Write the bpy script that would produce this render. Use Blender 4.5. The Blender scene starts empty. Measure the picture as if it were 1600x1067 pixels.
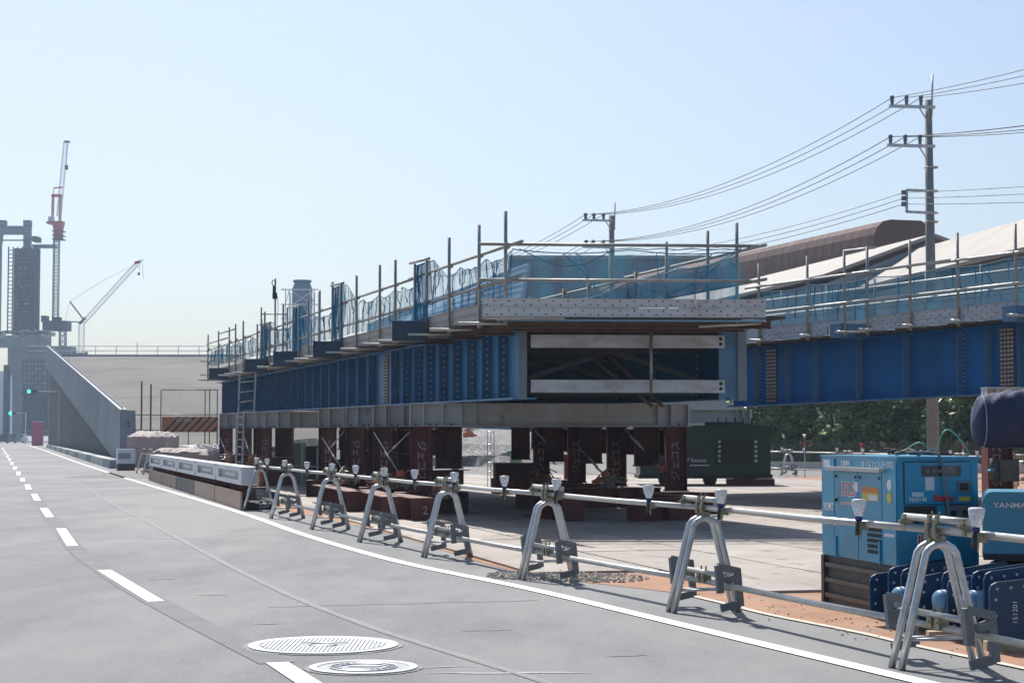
import bpy, math, random
from mathutils import Vector, Matrix, noise
random.seed(7)
R = math.radians
C = bpy.context.scene.collection
S = bpy.context.scene

# ---------------------------------------------------------------- camera
FPX, CAMH, PITCH = 2800.0, 1.5, R(2.995)
cd = bpy.data.cameras.new('camera'); cam = bpy.data.objects.new('camera', cd); C.objects.link(cam)
cam.location = (0, 0, CAMH); cam.rotation_euler = (R(90) + PITCH, 0, 0)
cd.sensor_width = 36; cd.lens = 36 * FPX / 1600; cd.clip_start = .1; cd.clip_end = 9000
S.camera = cam
# ---------------------------------------------------------------- sky, sun, exposure
SUN_ELEV, SUN_AZ = R(50), math.atan2(-.25, .97)      # azimuth measured from +Y towards +X
w = bpy.data.worlds.new('World'); S.world = w; w.use_nodes = True
wn = w.node_tree.nodes; wl = w.node_tree.links
sky = wn.new('ShaderNodeTexSky'); sky.sky_type = 'NISHITA'; sky.sun_disc = False
sky.sun_elevation = SUN_ELEV; sky.sun_rotation = SUN_AZ
sky.air_density = 1.0; sky.dust_density = 2.0; sky.ozone_density = 3.4; sky.altitude = 0
bg = wn['Background']; bg.inputs['Strength'].default_value = .095
wl.new(sky.outputs[0], bg.inputs[0])
sd = bpy.data.lights.new('sun', 'SUN'); sd.energy = 5.0; sd.angle = R(.53); sd.color = (1, .965, .91)
sun = bpy.data.objects.new('sun', sd); C.objects.link(sun)
dirn = Vector((math.sin(SUN_AZ) * math.cos(SUN_ELEV), math.cos(SUN_AZ) * math.cos(SUN_ELEV), math.sin(SUN_ELEV)))
sun.rotation_euler = (-dirn).to_track_quat('-Z', 'Y').to_euler(); sun.location = (0, 0, 60)
S.view_settings.view_transform = 'Standard'; S.view_settings.look = 'None'
S.view_settings.exposure = .36; S.view_settings.gamma = 1
S.cycles.use_denoising = True; S.cycles.max_bounces = 8; S.cycles.transparent_max_bounces = 16
S.cycles.volume_bounces = 0

# ---------------------------------------------------------------- where things stand
def P(px, py, Y):
    u = (px - 800) / FPX; v = -(py - 533.5) / FPX
    d = Vector((u, math.cos(PITCH) - v * math.sin(PITCH), math.sin(PITCH) + v * math.cos(PITCH)))
    return Vector((0, 0, CAMH)) + d * (Y / d.y)
def G(px, py, z=0.0):
    d = P(px, py, 1.0) - Vector((0, 0, CAMH)); k = (z - CAMH) / d.z
    return Vector((0, 0, CAMH)) + d * k

# ---------------------------------------------------------------- materials
MATS = {}
def mat(name, col, rough=.6, metal=0., vary=.12, vscale=3., bump=0., bscale=40., col2=None, c2scale=1.5, c2lo=.55, c2hi=.7,
        speck=None, sscale=60., slo=.6, shi=.7, spec=.5, coat=0., stretch=(1, 1, 1), trans=0., emit=None, bdist=.01):
    if name in MATS: return MATS[name]
    m = bpy.data.materials.new(name); m.use_nodes = True; nt = m.node_tree; n = nt.nodes; l = nt.links
    b = n['Principled BSDF']; b.inputs['Roughness'].default_value = rough; b.inputs['Metallic'].default_value = metal
    b.inputs['Specular IOR Level'].default_value = spec
    if coat: b.inputs['Coat Weight'].default_value = coat; b.inputs['Coat Roughness'].default_value = .15
    tc = n.new('ShaderNodeTexCoord'); geo = n.new('ShaderNodeNewGeometry')
    oi = n.new('ShaderNodeObjectInfo')
    mp = n.new('ShaderNodeMapping'); mp.inputs['Scale'].default_value = stretch; l.new(geo.outputs['Position'], mp.inputs[0])
    def nz(scale, det=5, rg=.6):
        t = n.new('ShaderNodeTexNoise'); t.inputs['Scale'].default_value = scale; t.inputs['Detail'].default_value = det
        t.inputs['Roughness'].default_value = rg; l.new(mp.outputs[0], t.inputs[0]); return t.outputs[0]
    def ramp(src, lo, hi):
        t = n.new('ShaderNodeMapRange'); t.inputs[1].default_value = lo; t.inputs[2].default_value = hi; l.new(src, t.inputs[0]); return t.outputs[0]
    def mix(f, a, bb):
        t = n.new('ShaderNodeMix'); t.data_type = 'RGBA'
        l.new(f, t.inputs[0])
        for s, x in ((6, a), (7, bb)):
            if isinstance(x, tuple): t.inputs[s].default_value = (*x, 1)
            else: l.new(x, t.inputs[s])
        return t.outputs[2]
    a = tuple(max(0, c * (1 - vary)) for c in col); bb = tuple(min(1, c * (1 + vary)) for c in col)
    out = mix(ramp(nz(vscale), .3, .7), a, bb)
    if col2: out = mix(ramp(nz(c2scale, 7, .65), c2lo, c2hi), out, col2)
    if speck: out = mix(ramp(nz(sscale, 2, .5), slo, shi), out, speck)
    # small difference from object to object
    hs = n.new('ShaderNodeHueSaturation'); mr = n.new('ShaderNodeMapRange'); l.new(oi.outputs['Random'], mr.inputs[0])
    mr.inputs[3].default_value = 1 - vary * .5; mr.inputs[4].default_value = 1 + vary * .5
    l.new(mr.outputs[0], hs.inputs['Value']); l.new(out, hs.inputs['Color'])
    l.new(hs.outputs[0], b.inputs['Base Color'])
    rr = n.new('ShaderNodeMapRange'); l.new(nz(vscale * 2.3), rr.inputs[0]); rr.inputs[3].default_value = max(.03, rough - .1); rr.inputs[4].default_value = min(1, rough + .12)
    l.new(rr.outputs[0], b.inputs['Roughness'])
    if bump:
        bp = n.new('ShaderNodeBump'); bp.inputs['Strength'].default_value = bump; bp.inputs['Distance'].default_value = bdist
        l.new(nz(bscale, 6, .7), bp.inputs['Height']); l.new(bp.outputs[0], b.inputs['Normal'])
    if trans: b.inputs['Transmission Weight'].default_value = trans
    if emit: b.inputs['Emission Color'].default_value = (*emit[0], 1); b.inputs['Emission Strength'].default_value = emit[1]
    MATS[name] = m; return m
asphalt = mat('asphalt', (.185, .187, .19), .85, vary=.17, vscale=1.1, bump=.9, bscale=90, col2=(.245, .243, .24), c2scale=.22, c2lo=.44, c2hi=.56, speck=(.33, .33, .33), sscale=60, slo=.60, shi=.72, stretch=(1, .35, 1))
tar = mat('tar_seam', (.13, .13, .133), .7, vary=.2, vscale=4)
scar = mat('worn_patch', (.182, .184, .188), .9, vary=.15, vscale=2, bump=.5, bscale=100, speck=(.22, .22, .22), sscale=90)
paint = mat('road_paint', (.78, .78, .76), .6, vary=.05, col2=(.5, .5, .5), c2scale=14, c2lo=.62, c2hi=.8, bump=.3, bscale=100)
dirt = mat('orange_dirt', (.33, .175, .105), .95, vary=.22, vscale=2.2, bump=1, bscale=30, col2=(.31, .235, .18), c2scale=.8, c2lo=.5, c2hi=.75, speck=(.10, .06, .04), sscale=18, slo=.68, shi=.74)
platem = mat('dusty_plate', (.325, .285, .25), .75, vary=.14, vscale=.9, bump=.3, bscale=18, col2=(.24, .175, .135), c2scale=.6, c2lo=.46, c2hi=.72, speck=(.17, .125, .10), sscale=3.5, slo=.6, shi=.75, stretch=(1, .5, 1))
gravelm = mat('gravel', (.19, .18, .17), .95, vary=.3, vscale=3, bump=1, bscale=30, speck=(.36, .34, .32), sscale=5, slo=.55, shi=.62)
conc = mat('concrete', (.22, .25, .285), .85, vary=.12, vscale=.5, bump=.3, bscale=15, col2=(.17, .19, .215), c2scale=.3, c2lo=.5, c2hi=.75, stretch=(1, 1, .4))
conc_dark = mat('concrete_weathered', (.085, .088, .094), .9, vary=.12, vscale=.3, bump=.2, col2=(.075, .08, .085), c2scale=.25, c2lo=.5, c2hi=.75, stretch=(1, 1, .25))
conc_lt = mat('concrete_light', (.46, .45, .43), .85, vary=.1, vscale=1.5, bump=.2, bscale=20)
rampm = mat('ramp_asphalt', (.112, .099, .084), .9, vary=.18, vscale=.3, col2=(.066, .058, .049), c2scale=.13, c2lo=.48, c2hi=.62, stretch=(.5, .5, 1))
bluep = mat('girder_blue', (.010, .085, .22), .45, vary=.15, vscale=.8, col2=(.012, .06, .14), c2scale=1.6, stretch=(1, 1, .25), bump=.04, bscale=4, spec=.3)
bluest = mat('stiffener_blue', (.085, .20, .34), .5, vary=.12, vscale=1.2)
blueb = mat('bright_girder_blue', (.006, .125, .36), .42, spec=.3, vary=.12, vscale=.7, col2=(.008, .095, .25), c2scale=.9, stretch=(1, 1, .3))
rustp = mat('primer_brown', (.13, .075, .05), .8, vary=.3, vscale=5)
rustd = mat('rusty_deck', (.055, .035, .028), .85, vary=.3, vscale=3, bump=.3)
maroon = mat('maroon_primer', (.12, .024, .022), .6, vary=.2, vscale=2, col2=(.19, .065, .045), c2scale=2.2, c2lo=.52, c2hi=.8, bump=.1, bscale=20)
redrust = mat('red_rust', (.25, .07, .045), .8, vary=.3, vscale=5, bump=.3)
galv = mat('galvanised', (.55, .56, .57), .38, .75, vary=.14, vscale=6, col2=(.36, .37, .38), c2scale=10, c2lo=.5, c2hi=.75, bump=.05)
beamg = mat('weathered_beam', (.46, .445, .42), .55, .25, vary=.12, vscale=2, col2=(.52, .55, .58), c2scale=1.2, c2lo=.45, c2hi=.7, speck=(.14, .11, .08), sscale=3, slo=.66, shi=.8, stretch=(1, 1, .5))
tube = mat('scaffold_tube', (.33, .31, .28), .45, .5, vary=.2, vscale=5, col2=(.19, .15, .11), c2scale=7, c2lo=.55, c2hi=.75)
pipe = mat('fence_pipe', (.46, .455, .43), .42, .6, vary=.12, vscale=7, col2=(.42, .38, .30), c2scale=9, c2lo=.55, c2hi=.75)
brass = mat('clamp_zinc', (.27, .255, .17), .45, .6, vary=.25, vscale=20, col2=(.25, .25, .22), c2scale=25)
castg = mat('cast_grey', (.17, .18, .19), .6, .2, vary=.15, vscale=10)
alum = mat('plank_steel', (.55, .55, .56), .5, .3, vary=.08, vscale=2, col2=(.40, .39, .38), c2scale=1.5, c2lo=.5, c2hi=.8)
plankt = mat('plank_shade_tone', (.34, .32, .30), .6, .2, vary=.12, vscale=2)  # silver plank with its shade put into the colour, for the left side
black = mat('black_rubber', (.02, .02, .022), .6, vary=.2)
holem = mat('hole_dark', (.03, .03, .03), .8, vary=.1)
boltm = mat('bolt_zinc', (.5, .5, .48), .4, .5, vary=.2)
white = mat('white_plastic', (.60, .62, .67), .4, vary=.05)
cupm = mat('reflector_cup', (.80, .82, .84), .25, vary=.06, vscale=30, bump=.5, bscale=60, trans=.35)
machb = mat('generator_blue', (.008, .27, .46), .34, vary=.08, coat=.25, col2=(.03, .19, .31), c2scale=2.2, c2lo=.5, c2hi=.72, speck=(.10, .17, .21), sscale=16, slo=.66, shi=.72)
machc = mat('compressor_blue', (.025, .22, .34), .35, vary=.05, coat=.3)
darkst = mat('dark_steel', (.045, .045, .047), .55, .2, vary=.2, vscale=3, col2=(.12, .11, .10), c2scale=2, c2lo=.5, c2hi=.8, stretch=(.6, .6, 3))
green = mat('machine_green', (.003, .036, .02), .4, vary=.1)
dgreen = mat('dark_green', (.005, .014, .013), .5, vary=.2)
navy = mat('navy_tarp', (.022, .034, .085), .75, vary=.2, vscale=5, bump=.6, bscale=3.5, bdist=.03, stretch=(1.6, 1, .5))
pink = mat('tarp_pink', (.40, .30, .28), .8, vary=.12, vscale=3)
whitetarp = mat('tarp_white', (.62, .58, .56), .7, vary=.12, vscale=3)
orange = mat('orange_paint', (.62, .17, .05), .6, vary=.15, vscale=3)
letterw = mat('lettering_white', (.72, .73, .74), .6, vary=.12, vscale=30)
letterp = mat('chalk_pink', (.48, .34, .34), .8, vary=.25, vscale=20)
letterr = mat('lettering_red', (.60, .035, .03), .5, vary=.05)
letterd = mat('lettering_blue', (.02, .06, .2), .5, vary=.05)
sticker = mat('sticker_white', (.70, .72, .74), .5, vary=.1, vscale=40)
stickery = mat('sticker_yellow', (.65, .52, .06), .5, vary=.1)
stickero = mat('sticker_orange', (.65, .2, .05), .5, vary=.1)
roofw = mat('white_roof', (.34, .31, .275), .75, vary=.07, vscale=.2, col2=(.27, .235, .20), c2scale=.15, c2lo=.5, c2hi=.8, stretch=(.4, 1, 1))
wallg = mat('shed_wall', (.24, .27, .30), .8, vary=.12, vscale=.3, stretch=(1, 1, .1))
roofb = mat('rusty_roof', (.125, .058, .046), .8, vary=.25, vscale=.5, col2=(.075, .045, .042), c2scale=.35, c2lo=.45, c2hi=.7, stretch=(1, 1, .3))
bwall = mat('blue_cladding', (.085, .16, .25), .7, vary=.1, vscale=.4, stretch=(2, 2, .1))
polem = mat('pole_concrete', (.23, .235, .235), .8, vary=.1)
wirem = mat('wire_black', (.04, .045, .05), .6, vary=.1)
bark = mat('bark', (.10, .08, .06), .9, vary=.3, vscale=5, bump=.4)
cranered = mat('crane_red', (.55, .07, .07), .5, vary=.1)
cranew = mat('crane_white', (.62, .64, .68), .5, vary=.1)
farsteel = mat('far_steel', (.13, .18, .22), .7, vary=.25, vscale=.15)
fardark = mat('far_dark_haze', (.028, .055, .082), .8, vary=.3, vscale=.3)  # distance haze is mixed into this bluish base colour
glass = mat('dark_glass', (.03, .035, .04), .12, vary=.1, coat=.4)
redtail = mat('barrier_red', (.55, .03, .03), .4, vary=.1)
wood = mat('timber', (.42, .33, .23), .8, vary=.2, vscale=3)
signalg = mat('signal_green', (.05, .7, .5), .4, vary=.02, emit=((.05, 1, .7), 2.5))
magenta = mat('magenta_panel', (.40, .05, .16), .6, vary=.1)

def leaf_mat(name, c1, c2):
    m = bpy.data.materials.new(name); m.use_nodes = True; n = m.node_tree.nodes; l = m.node_tree.links
    b = n['Principled BSDF']; g = n.new('ShaderNodeNewGeometry'); r = n.new('ShaderNodeValToRGB')
    r.color_ramp.elements[0].color = (*c1, 1); r.color_ramp.elements[1].color = (*c2, 1)
    l.new(g.outputs['Random Per Island'], r.inputs[0]); l.new(r.outputs[0], b.inputs['Base Color'])
    b.inputs['Roughness'].default_value = .3; b.inputs['Specular IOR Level'].default_value = .7
    t = n.new('ShaderNodeBsdfTranslucent'); l.new(r.outputs[0], t.inputs[0]); mx = n.new('ShaderNodeMixShader'); mx.inputs[0].default_value = .5
    l.new(b.outputs[0], mx.inputs[1]); l.new(t.outputs[0], mx.inputs[2]); l.new(mx.outputs[0], n['Material Output'].inputs[0])
    return m
leafm = leaf_mat('leaf', (.045, .095, .022), (.36, .46, .17))  # bright end of the leaf colours carries painted sun highlights
def net_mat(name, col, op):
    m = bpy.data.materials.new(name); m.use_nodes = True; n = m.node_tree.nodes; l = m.node_tree.links
    n.remove(n['Principled BSDF'])
    tr = n.new('ShaderNodeBsdfTransparent'); d = n.new('ShaderNodeBsdfDiffuse'); t = n.new('ShaderNodeBsdfTranslucent')
    d.inputs[0].default_value = (*col, 1); t.inputs[0].default_value = (*col, 1)
    a = n.new('ShaderNodeMixShader'); a.inputs[0].default_value = .5; l.new(d.outputs[0], a.inputs[1]); l.new(t.outputs[0], a.inputs[2])
    g = n.new('ShaderNodeNewGeometry'); z = n.new('ShaderNodeTexNoise'); z.inputs['Scale'].default_value = 2.2; z.inputs['Detail'].default_value = 4
    mp = n.new('ShaderNodeMapping'); mp.inputs['Scale'].default_value = (1.4, 1.4, .5)
    l.new(g.outputs['Position'], mp.inputs[0]); l.new(mp.outputs[0], z.inputs[0])
    r = n.new('ShaderNodeMapRange'); r.inputs[1].default_value = .3; r.inputs[2].default_value = .7; r.inputs[3].default_value = op - .14; r.inputs[4].default_value = op + .16
    l.new(z.outputs[0], r.inputs[0])
    mx = n.new('ShaderNodeMixShader'); l.new(r.outputs[0], mx.inputs[0]); l.new(tr.outputs[0], mx.inputs[1]); l.new(a.outputs[0], mx.inputs[2])
    l.new(mx.outputs[0], n['Material Output'].inputs[0]); return m
netm = net_mat('blue_net', (.02, .26, .42), .34)
netf = net_mat('blue_net_fold', (.015, .20, .36), .62)
netend = net_mat('thin_net', (.05, .3, .42), .1)
netr = net_mat('right_net', (.008, .20, .38), .55)
chainm = net_mat('chain_link', (.35, .35, .34), .28)

# ---------------------------------------------------------------- mesh helpers
class MB:
    def __init__(s): s.v = []; s.f = []; s.sm = []
    def add(s, vs, fs, smooth=False):
        o = len(s.v); s.v += [Vector(x) for x in vs]; s.f += [tuple(i + o for i in f) for f in fs]; s.sm += [smooth] * len(fs); return s
    def frame(s, c, ax, ay, az):
        c = Vector(c); ax, ay, az = Vector(ax), Vector(ay), Vector(az)
        vs = [c + ax * i + ay * j + az * k for k in (-1, 1) for j in (-1, 1) for i in (-1, 1)]
        return s.add(vs, [(0, 2, 3, 1), (4, 5, 7, 6), (0, 1, 5, 4), (2, 6, 7, 3), (0, 4, 6, 2), (1, 3, 7, 5)])
    def box(s, x0, x1, y0, y1, z0, z1):
        return s.frame(((x0 + x1) / 2, (y0 + y1) / 2, (z0 + z1) / 2), ((x1 - x0) / 2, 0, 0), (0, (y1 - y0) / 2, 0), (0, 0, (z1 - z0) / 2))
    def bar(s, a, b, w, h, up=(0, 0, 1)):
        a, b = Vector(a), Vector(b); d = b - a; L = d.length; d.normalize()
        up = Vector(up); side = d.cross(up)
        if side.length < 1e-4: side = d.cross(Vector((0, 1, 0)))
        side.normalize(); u = side.cross(d)
        return s.frame((a + b) / 2, d * L / 2, side * w / 2, u * h / 2)
    def tube(s, pts, r, seg=8, cap=True, smooth=True, closed=False):
        pts = [Vector(p) for p in pts]; n = len(pts); o = len(s.v); prev = None
        rs = r if isinstance(r, (list, tuple)) else [r] * n
        for i, p in enumerate(pts):
            d = (pts[min(i + 1, n - 1)] - pts[max(i - 1, 0)]).normalized()
            if prev is None:
                q = Vector((0, 0, 1)) if abs(d.z) < .9 else Vector((1, 0, 0)); a = d.cross(q).normalized()
            else: a = (prev - d * prev.dot(d)).normalized()
            prev = a; b = d.cross(a)
            for k in range(seg):
                t = 2 * math.pi * k / seg; s.v.append(p + (a * math.cos(t) + b * math.sin(t)) * rs[i])
        for i in range(n - 1):
            for k in range(seg):
                k2 = (k + 1) % seg; s.f.append((o + i * seg + k, o + i * seg + k2, o + (i + 1) * seg + k2, o + (i + 1) * seg + k)); s.sm.append(smooth)
        if cap:
            s.f.append(tuple(o + k for k in reversed(range(seg)))); s.sm.append(False)
            s.f.append(tuple(o + (n - 1) * seg + k for k in range(seg))); s.sm.append(False)
        return s
    def prism(s, poly, off):
        n = len(poly); poly = [Vector(p) for p in poly]; off = Vector(off)
        fs = [tuple(range(n)), tuple(reversed(range(n, 2 * n)))] + [(i, i + n, (i + 1) % n + n, (i + 1) % n) for i in range(n)]
        return s.add(poly + [p + off for p in poly], fs)
    def ibeam(s, a, b, H, B, tf=.016, tw=.012, up=(0, 0, 1)):
        """a, b: centre line of the section."""
        a, b = Vector(a), Vector(b); up = Vector(up); d = (b - a).normalized(); side = d.cross(up).normalized(); u = side.cross(d)
        s.bar(a, b, tw, H - 2 * tf, up); s.bar(a + u * (H / 2 - tf / 2), b + u * (H / 2 - tf / 2), B, tf, up); s.bar(a - u * (H / 2 - tf / 2), b - u * (H / 2 - tf / 2), B, tf, up); return s
    def sheet(s, pts, z): return s.add([Vector((p[0], p[1], z)) for p in pts], [tuple(range(len(pts)))])
    def build(s, name, m, parent=None, smooth=None, kind=None, label=None, cat=None, group=None, recalc=True):
        me = bpy.data.meshes.new(name); off = Vector((0, 0, 0)); q = parent
        while q is not None: off += q.location; q = q.parent
        me.from_pydata([v - off for v in s.v], [], s.f)
        me.polygons.foreach_set('use_smooth', s.sm if smooth is None else [smooth] * len(s.f))
        if recalc:
            import bmesh
            bm = bmesh.new(); bm.from_mesh(me); bmesh.ops.recalc_face_normals(bm, faces=bm.faces); bm.to_mesh(me); bm.free()
        me.materials.append(m); me.update()
        o = bpy.data.objects.new(name, me); C.objects.link(o)
        if parent is not None: o.parent = parent
        tag(o, label, cat, group, kind); return o
def tag(o, label=None, cat=None, group=None, kind=None):
    if label: o['label'] = label
    if cat: o['category'] = cat
    if group: o['group'] = group
    if kind: o['kind'] = kind
    return o
def thing(name, label, cat, loc=(0, 0, 0), group=None, kind=None):
    o = bpy.data.objects.new(name, None); C.objects.link(o); o.location = loc; o.empty_display_size = .2
    return tag(o, label, cat, group, kind)
def copy_tree(o, parent=None):
    c = o.copy(); C.objects.link(c); c.parent = parent
    for ch in list(o.children): copy_tree(ch, c)
    return c
def text(body, size, loc, xdir, ydir, m, parent, name='lettering', align='CENTER', depth=.002, sx=1.0, bold=0.0):
    cu = bpy.data.curves.new('t', 'FONT'); cu.body = body; cu.size = size; cu.align_x = align; cu.align_y = 'CENTER'; cu.extrude = depth / 2; cu.resolution_u = 3
    cu.offset = bold
    o = bpy.data.objects.new('t', cu); C.objects.link(o)
    dg = bpy.context.evaluated_depsgraph_get(); me = bpy.data.meshes.new_from_object(o.evaluated_get(dg)); bpy.data.objects.remove(o); bpy.data.curves.remove(cu)
    x = Vector(xdir).normalized(); y = Vector(ydir).normalized(); z = x.cross(y)
    off = Vector((0, 0, 0)); q = parent
    while q is not None: off += q.location; q = q.parent
    M = Matrix(((x.x * sx, y.x, z.x, 0), (x.y * sx, y.y, z.y, 0), (x.z * sx, y.z, z.z, 0), (0, 0, 0, 1)))
    me.transform(Matrix.Translation(Vector(loc) - off) @ M); me.materials.clear(); me.materials.append(m); me.name = name
    ob = bpy.data.objects.new(name, me); C.objects.link(ob); ob.parent = parent; return ob
def strip(pts, width, z0):
    """flat ribbon along ground points"""
    b = MB(); L = []; n = len(pts)
    for i, p in enumerate(pts):
        d = (pts[min(i + 1, n - 1)] - pts[max(i - 1, 0)]); d.z = 0; d.normalize(); sd_ = Vector((d.y, -d.x, 0)) * width / 2
        L += [Vector((p.x, p.y, z0)) - sd_, Vector((p.x, p.y, z0)) + sd_]
    return b.add(L, [(2 * i, 2 * i + 1, 2 * i + 3, 2 * i + 2) for i in range(n - 1)])
def smooth_pts(pts, k=6):
    out = []; n = len(pts)
    for i in range(n - 1):
        p0, p1, p2, p3 = pts[max(i - 1, 0)], pts[i], pts[i + 1], pts[min(i + 2, n - 1)]
        for j in range(k):
            t = j / k; out.append(.5 * ((2 * p1) + (p2 - p0) * t + (2 * p0 - 5 * p1 + 4 * p2 - p3) * t * t + (3 * p1 - p0 - 3 * p2 + p3) * t ** 3))
    out.append(pts[-1]); return out

# ================================================================= GROUND, ROAD
g = MB(); g.box(-4000, 4000, -300, 7000, -.5, 0); g.build('road', asphalt, kind='structure')
edge_px = [(46, 696), (70, 704), (120, 722), (200, 748), (300, 778), (385, 804), (470, 834), (560, 861), (650, 884), (800, 914.5), (900, 937), (1000, 961), (1200, 1009), (1440, 1066), (1560, 1095)]
edge = smooth_pts([G(*p) for p in edge_px], 5)
strip(edge, .15, .008).build('edge_line', paint, kind='structure')
dash_px = [((403, 1036), (500, 1071)), ((145, 891), (252, 940)), ((83, 826), (119, 853)), ((59, 794), (82, 808)), ((45.5, 772), (62, 782)), ((36, 757), (48, 765)), ((29, 747), (38, 752)),
           ((24, 737), (31, 742)), ((19, 729), (25, 733)), ((15, 722), (20, 726)), ((12, 716), (16, 719.5)), ((9.5, 711), (12.5, 714)), ((7, 707), (9.5, 709)), ((5, 703.5), (7, 705.3)), ((3, 700), (4.5, 701.5))]
dl = bpy.data.objects.new('lane_line', None); C.objects.link(dl); dl['kind'] = 'structure'
mid = []
for (a, b) in dash_px:
    # left-edge corners in the picture; the dash is 0.15 m wide
    x0, y0 = a; x1, y1 = b
    wa = .14 * FPX / (4200 / (y0 - 680)); wb = .14 * FPX / (4200 / (y1 - 680))
    A, B_ = G(x0 + wa * .9, y0), G(x1 - wb * .35, y1)
    strip([A, B_], .15, .008).build('road_dash', paint, dl); mid += [B_, A] if not mid else [B_, A]
strip(smooth_pts(mid[1:10], 3), .24, .004).build('old_line_scar', scar, kind='structure')
seam = smooth_pts([G(*p) for p in [(63, 722), (113, 750), (184, 793), (218, 809), (289, 848), (420, 916), (552, 971), (675, 1012), (830, 1060), (900, 1085)]], 5)
strip(seam, .045, .004).build('tar_seam', tar, kind='structure')
strip([p + Vector((.04 + .012 * noise.noise(p * 1.3), 0, 0)) for p in seam], .045, .002).build('worn_seam_edge', mat('pale_seam', (.225, .225, .22), .9, vary=.2, vscale=5), kind='structure')
for a, b in (((100, 805), (218, 806)), ((420, 948), (840, 938)), ((30, 719), (105, 718))):
    A, B_ = G(*a), G(*b); q = [A.lerp(B_, i / 12) + Vector((0, noise.noise(Vector((i * .7, a[0], 0))) * .15, 0)) for i in range(13)]
    strip(q, .03, .003).build('road_crack', tar, kind='structure')
scuff = mat('scuff_mark', (.36, .36, .355), .9, vary=.2, vscale=12)
rs_ = random.Random(11)
for px, py, L_, m_ in ((300, 842, 1.6, scuff), (345, 838, 1.2, scuff), (640, 1043, .9, scuff), (800, 1052, 1.1, scuff), (540, 1022, .5, scuff), (250, 905, .3, tar), (420, 975, .25, tar), (230, 780, 2.4, tar), (330, 930, .3, tar), (760, 985, .4, tar), (980, 1025, .3, tar)):
    c = G(px, py); q = [c + Vector((L_ * (i / 8 - .5), .06 * noise.noise(Vector((i * .5, px, 0))) + .05 * i / 8, 0)) for i in range(9)]
    b = MB(); n_ = len(q); w_ = [.035 * math.sin(math.pi * (i + .5) / n_) * rs_.uniform(.5, 1.2) for i in range(n_)]
    b.add([Vector((p.x, p.y - ww, .0035)) for p, ww in zip(q, w_)] + [Vector((p.x, p.y + ww, .0035)) for p, ww in zip(q, w_)], [(i, i + 1, n_ + i + 1, n_ + i) for i in range(n_ - 1)]); b.build('road_stain', m_, kind='structure')
# manhole covers
def manhole(px, py, D, label, kind_):
    c = G(px, py); t = thing('manhole_cover', label, 'manhole cover', c)
    b = MB(); b.add([c + Vector(((D / 2 + .035 + .008 * math.sin(i * 2.3)) * math.cos(i * math.pi / 24), (D / 2 + .035 + .008 * math.sin(i * 1.7)) * math.sin(i * math.pi / 24), .0045)) for i in range(48)], [tuple(range(48))]); b.build('asphalt_collar', tar, t)
    b = MB(); n = 48; ring = lambda r, z: [c + Vector((r * math.cos(2 * math.pi * i / n), r * math.sin(2 * math.pi * i / n), z)) for i in range(n)]
    vs = ring(D / 2, .001) + ring(D / 2, .012) + ring(D / 2 - D * .07, .012) + ring(D / 2 - D * .08, .007)
    fs = [(k * n + i, k * n + (i + 1) % n, (k + 1) * n + (i + 1) % n, (k + 1) * n + i) for k in range(3) for i in range(n)]
    b.add(vs, fs); b.build('rim', mat('manhole_iron', (.38, .39, .41), .45, .2, vary=.1, vscale=10), t)
    b = MB(); b.add(ring(D / 2 - D * .08, .006), [tuple(range(n))]); b.build('lid', mat('manhole_lid', (.20, .21, .22), .5, .2, vary=.2, vscale=25), t)
    b = MB(); r0 = D / 2 - D * .09
    if kind_ == 'grid':
        k = int(r0 / .03)
        for i in range(-k, k + 1):
            x = i * .03; hl = math.sqrt(max(0, r0 * r0 - x * x)); gap = .12 if abs(i) < 6 else 0
            for s in ((-1, 1) if gap else (0,)):
                if gap and hl > gap: b.box(c.x + x - .009, c.x + x + .009, c.y + min(s * gap, s * hl), c.y + max(s * gap, s * hl), .0065, .0115)
                elif not gap: b.box(c.x + x - .009, c.x + x + .009, c.y - hl, c.y + hl, .0065, .0115)
        b.tube([c + Vector((.1 * math.cos(a_), .1 * math.sin(a_), .009)) for a_ in [i * math.pi / 12 for i in range(25)]], .005, 4)
    else:
        for rr in (.55, .75):
            b.tube([c + Vector((r0 * rr * math.cos(a_), r0 * rr * math.sin(a_), .009)) for a_ in [i * math.pi / 16 for i in range(33)]], .006, 4)
        for i in range(24):
            a_ = i * math.pi / 12; b.bar(c + Vector((r0 * .58 * math.cos(a_), r0 * .58 * math.sin(a_), .009)), c + Vector((r0 * .7 * math.cos(a_), r0 * .7 * math.sin(a_), .009)), .012, .006)
        b.box(c.x - .12, c.x + .1, c.y - .05, c.y - .02, .0065, .011); b.box(c.x - .1, c.x + .12, c.y + .02, c.y + .05, .0065, .011)
    b.build('raised_pattern', mat('manhole_pattern', (.42, .43, .45), .4, .2, vary=.1, vscale=20), t)
manhole(505, 1008.5, 1.07, 'large round ribbed iron manhole cover, the farther of two in the road', 'grid')
manhole(568, 1043.2, .70, 'small round manhole cover beside the nearest white dash', 'ring')

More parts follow.
